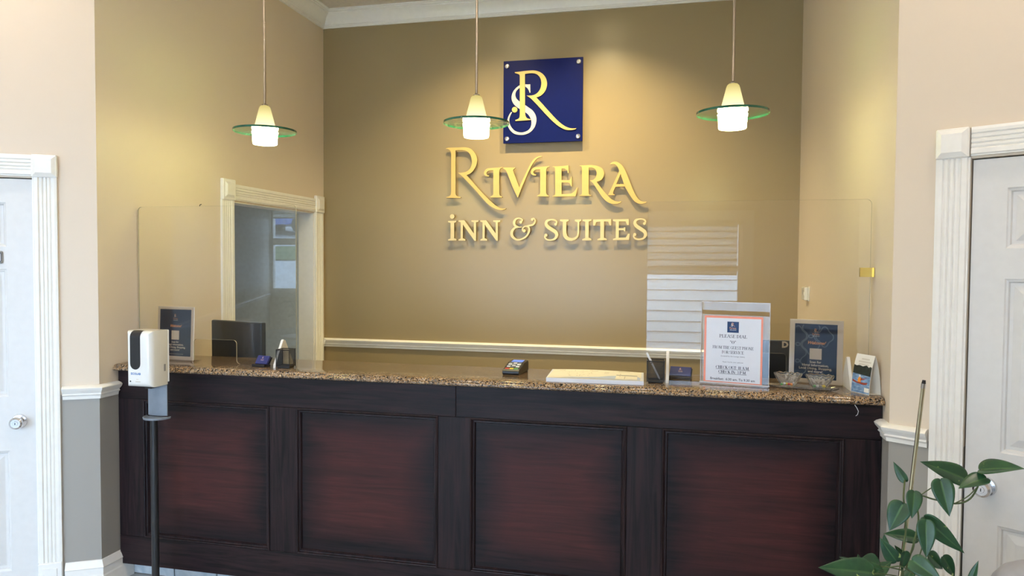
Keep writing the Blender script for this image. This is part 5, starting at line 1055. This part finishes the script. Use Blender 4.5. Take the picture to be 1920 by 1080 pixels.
for (z, x0, x1) in ((.885, .36, .82), (.815, .22, .90), (.745, .26, .80)):
    x = x0; k = 0
    while x < x1 - .03:
        print_on('title_print', [(x, z - .018), (x + .030, z - .018), (x + .045, z + .020 + .008 * (k % 2)), (x + .012, z + .018)], 'map_line', .0014); x += .062; k += 1

# ------------------------------------------------------------------ pothos climbing a metal rod
pt = thing('potted_pothos', 'trailing green pothos plant with cream flecks in front of the right door', 'plant', (3.33, -2.93, 0))
O = Vector((3.33, -2.93, 0))
MB().lathe([(.11, 0), (.125, .02), (.15, .50), (.165, .52), (.165, .60), (.15, .60), (.145, .575), (0, .575)], 32).build('pot', 'pot_clay', pt, smooth=True)
MB().lathe([(0, .57), (.145, .57), (.14, .583), (0, .592)], 24).build('soil', 'soil', pt)
rd = Vector((3.374, -2.86, 1.247)); r0 = rd + (Vector((3.334, -2.86, .78)) - rd) * (.66 / .467)
dd = (r0 - rd).normalized()
p = MB().tube([rd + dd * .012 - O, r0 - O], .0058, 10).build('rod', 'gold_rod', pt, smooth=True)
MB().tube([rd + dd * .010 - O, rd + dd * .024 - O], .0068, 10).build('collar', 'chrome', p, smooth=True)
MB().tube([rd - O, rd + dd * .011 - O], [.0045, .006], 10).build('tip', 'black_plastic', p, smooth=True)
for k, pts in enumerate(VINES):
    P = [Vector(q) - O for q in pts]; S = []
    for i in range(len(P) - 1):
        a, b, c, d = P[max(i - 1, 0)], P[i], P[i + 1], P[min(i + 2, len(P) - 1)]
        for j in range(4):
            t = j / 4; S.append(.5 * ((2 * b) + (c - a) * t + (2 * a - 5 * b + 4 * c - d) * t * t + (3 * b - a - 3 * c + d) * t ** 3))
    S.append(P[-1])
    S.insert(0, Vector((S[0].x * .7, S[0].y * .7, .585))) if k not in (2, 3) else None
    MB().tube(S, .0026 if k < 2 else .0017, 6).build('stem', 'stem_green', pt, smooth=True)
def leaf(bx, by, bz, tx, ty, tz, w_, roll):
    b, t = Vector((bx, by, bz)), Vector((tx, ty, tz)); ax = t - b; ln = ax.length; ax.normalize()
    view = Vector((-.18, -.96, .22)); sd = ax.cross(view).normalized(); nm = sd.cross(ax).normalized()
    q = R(roll); sd2 = sd * math.cos(q) + nm * math.sin(q); nm2 = nm * math.cos(q) - sd * math.sin(q)
    w2 = w_ / max(.55, abs(math.cos(q))) * .5
    pr = [(-.10, .0), (-.11, .42), (-.04, .80), (.08, 1.0), (.22, 1.04), (.38, .94), (.56, .76), (.74, .48), (.88, .22), (.96, .07), (1.0, .0)]
    vs = []; fs = []; mi = []
    for i, (s, hw_) in enumerate(pr):
        s2 = 0 if i == 0 else s
        curl = -.10 * ln * (s ** 2)
        for k in (-1, -.5, -.014, .014, .5, 1):
            notch = .10 * (1 - abs(k)) if i <= 1 else 0
            z = abs(k) * .22 * w2 * hw_ * 1.2 - .03 * w2 * math.cos(k * 6) * hw_
            vs.append(b + ax * ln * (s + notch * (1 if i < 2 else 0)) + sd2 * (k * hw_ * w2) + nm2 * (z + curl))
    for i in range(len(pr) - 1):
        for k in range(5): a = i * 6 + k; fs.append((a, a + 1, a + 7, a + 6)); mi.append(1 if k == 2 else 0)
    c = b
    m = MB().add([v - c for v in vs], fs)
    m.mi = mi
    o = m.build('leaf', ['leaf', 'leaf_vein'], pt, smooth=True, loc=c - O, angle=80)
    sb = o.modifiers.new('smooth', 'SUBSURF'); sb.levels = 1; sb.render_levels = 1
    md = o.modifiers.new('thickness', 'SOLIDIFY'); md.thickness = .0006
    return o
for l in LEAF: leaf(*l)

# ------------------------------------------------------------------ grey lidded bin at the right edge
bn = thing('waste_bin', 'dark waste bin with a rounded grey lid at the bottom right corner', 'bin', (3.612, -3.0, 0))
MB().lathe([(.085, 0), (.09, .01), (.100, .66), (.102, .70), (.095, .70), (0, .70)], 32).build('body', 'black_plastic', bn, smooth=True)
MB().lathe([(.104, .696), (.105, .712), (.097, .735), (.075, .765), (.045, .783), (0, .789)], 32).build('lid', 'grey_lid', bn, smooth=True)

# ------------------------------------------------------------------ lobby things mirrored in the shields
tb = thing('side_table', 'small round side table in the lobby, mirrored low in the left shield', 'table', (-2.05, -7.3, 0))
MB().lathe([(0, .60), (.26, .60), (.265, .61), (.26, .625), (0, .625)], 32).build('table_top', 'desk_wood', tb, smooth=True)
MB().lathe([(.16, 0), (.15, .02), (.03, .04), (.025, .60), (0, .60)], 24).build('pedestal', 'desk_wood', tb, smooth=True)
lp = thing('lobby_plant', 'leafy plant on the lobby side table, mirrored at the left shield edge', 'plant', (-2.05, -7.3, .625))
MB().lathe([(.06, 0), (.075, .12), (.068, .12), (0, .11)], 24).build('pot', 'paper_warm', lp, smooth=True)
rn = random.Random(5)
for k in range(11):
    a = k * 2.4; r_ = rn.uniform(.06, .16); z = rn.uniform(.22, .46)
    p = Vector((r_ * math.cos(a), r_ * math.sin(a), z))
    MB().tube([(0, 0, .10), (p.x * .4, p.y * .4, z * .7), p], .004, 5).build('stem', 'stem_green', lp)
    q = p + Vector((math.cos(a) * .12, math.sin(a) * .12, -.03)); s_ = Vector((-math.sin(a), math.cos(a), .2)) * .045; m_ = (p + q) / 2 + Vector((0, 0, .015))
    MB().add([p, m_ + s_, q, m_ - s_, m_], [(0, 1, 4), (1, 2, 4), (2, 3, 4), (3, 0, 4)]).build('leaf', 'leaf', lp)
ch = thing('lounge_chair', 'pale blue lounge chair in the lobby, mirrored low in the left shield', 'chair', (-2.55, -8.2, 0), R(25))
MB().bev(-.33, .33, -.33, .33, .18, .43, .04, 3).build('seat', 'chair_cloth', ch, smooth=True)
MB().bev(-.33, .33, -.42, -.28, .25, .90, .04, 3).build('backrest', 'chair_cloth', ch, smooth=True)
for s_ in (-1, 1): MB().bev(s_ * .37 - .05, s_ * .37 + .05, -.38, .33, .18, .60, .03, 3).build('armrest', 'chair_cloth', ch, smooth=True)
for a, b in ((-.32, -.32), (.32, -.32), (.32, .28), (-.32, .28)): MB().lathe([(.018, 0), (.025, .19)], 12, (a, b, 0)).build('leg', 'desk_wood', ch)

wv = (P8 - P7).normalized(); wp = P7 + wv * 3.26
pl = thing('wall_plate', 'white wall plate with three dark slots on the lobby wall, mirrored in the left shield', 'wall plate', (wp.x, wp.y, 1.09), math.atan2(wv.y, wv.x))
MB().bev(-.30, .30, -.012, 0, -.085, .085, .004, 1).build('plate', 'white_plastic', pl)
for k in (-1, 0, 1): MB().bev(k * .17 - .055, k * .17 + .055, -.015, -.011, -.055, .055, .002, 1).build('slot', 'map_grey', pl)
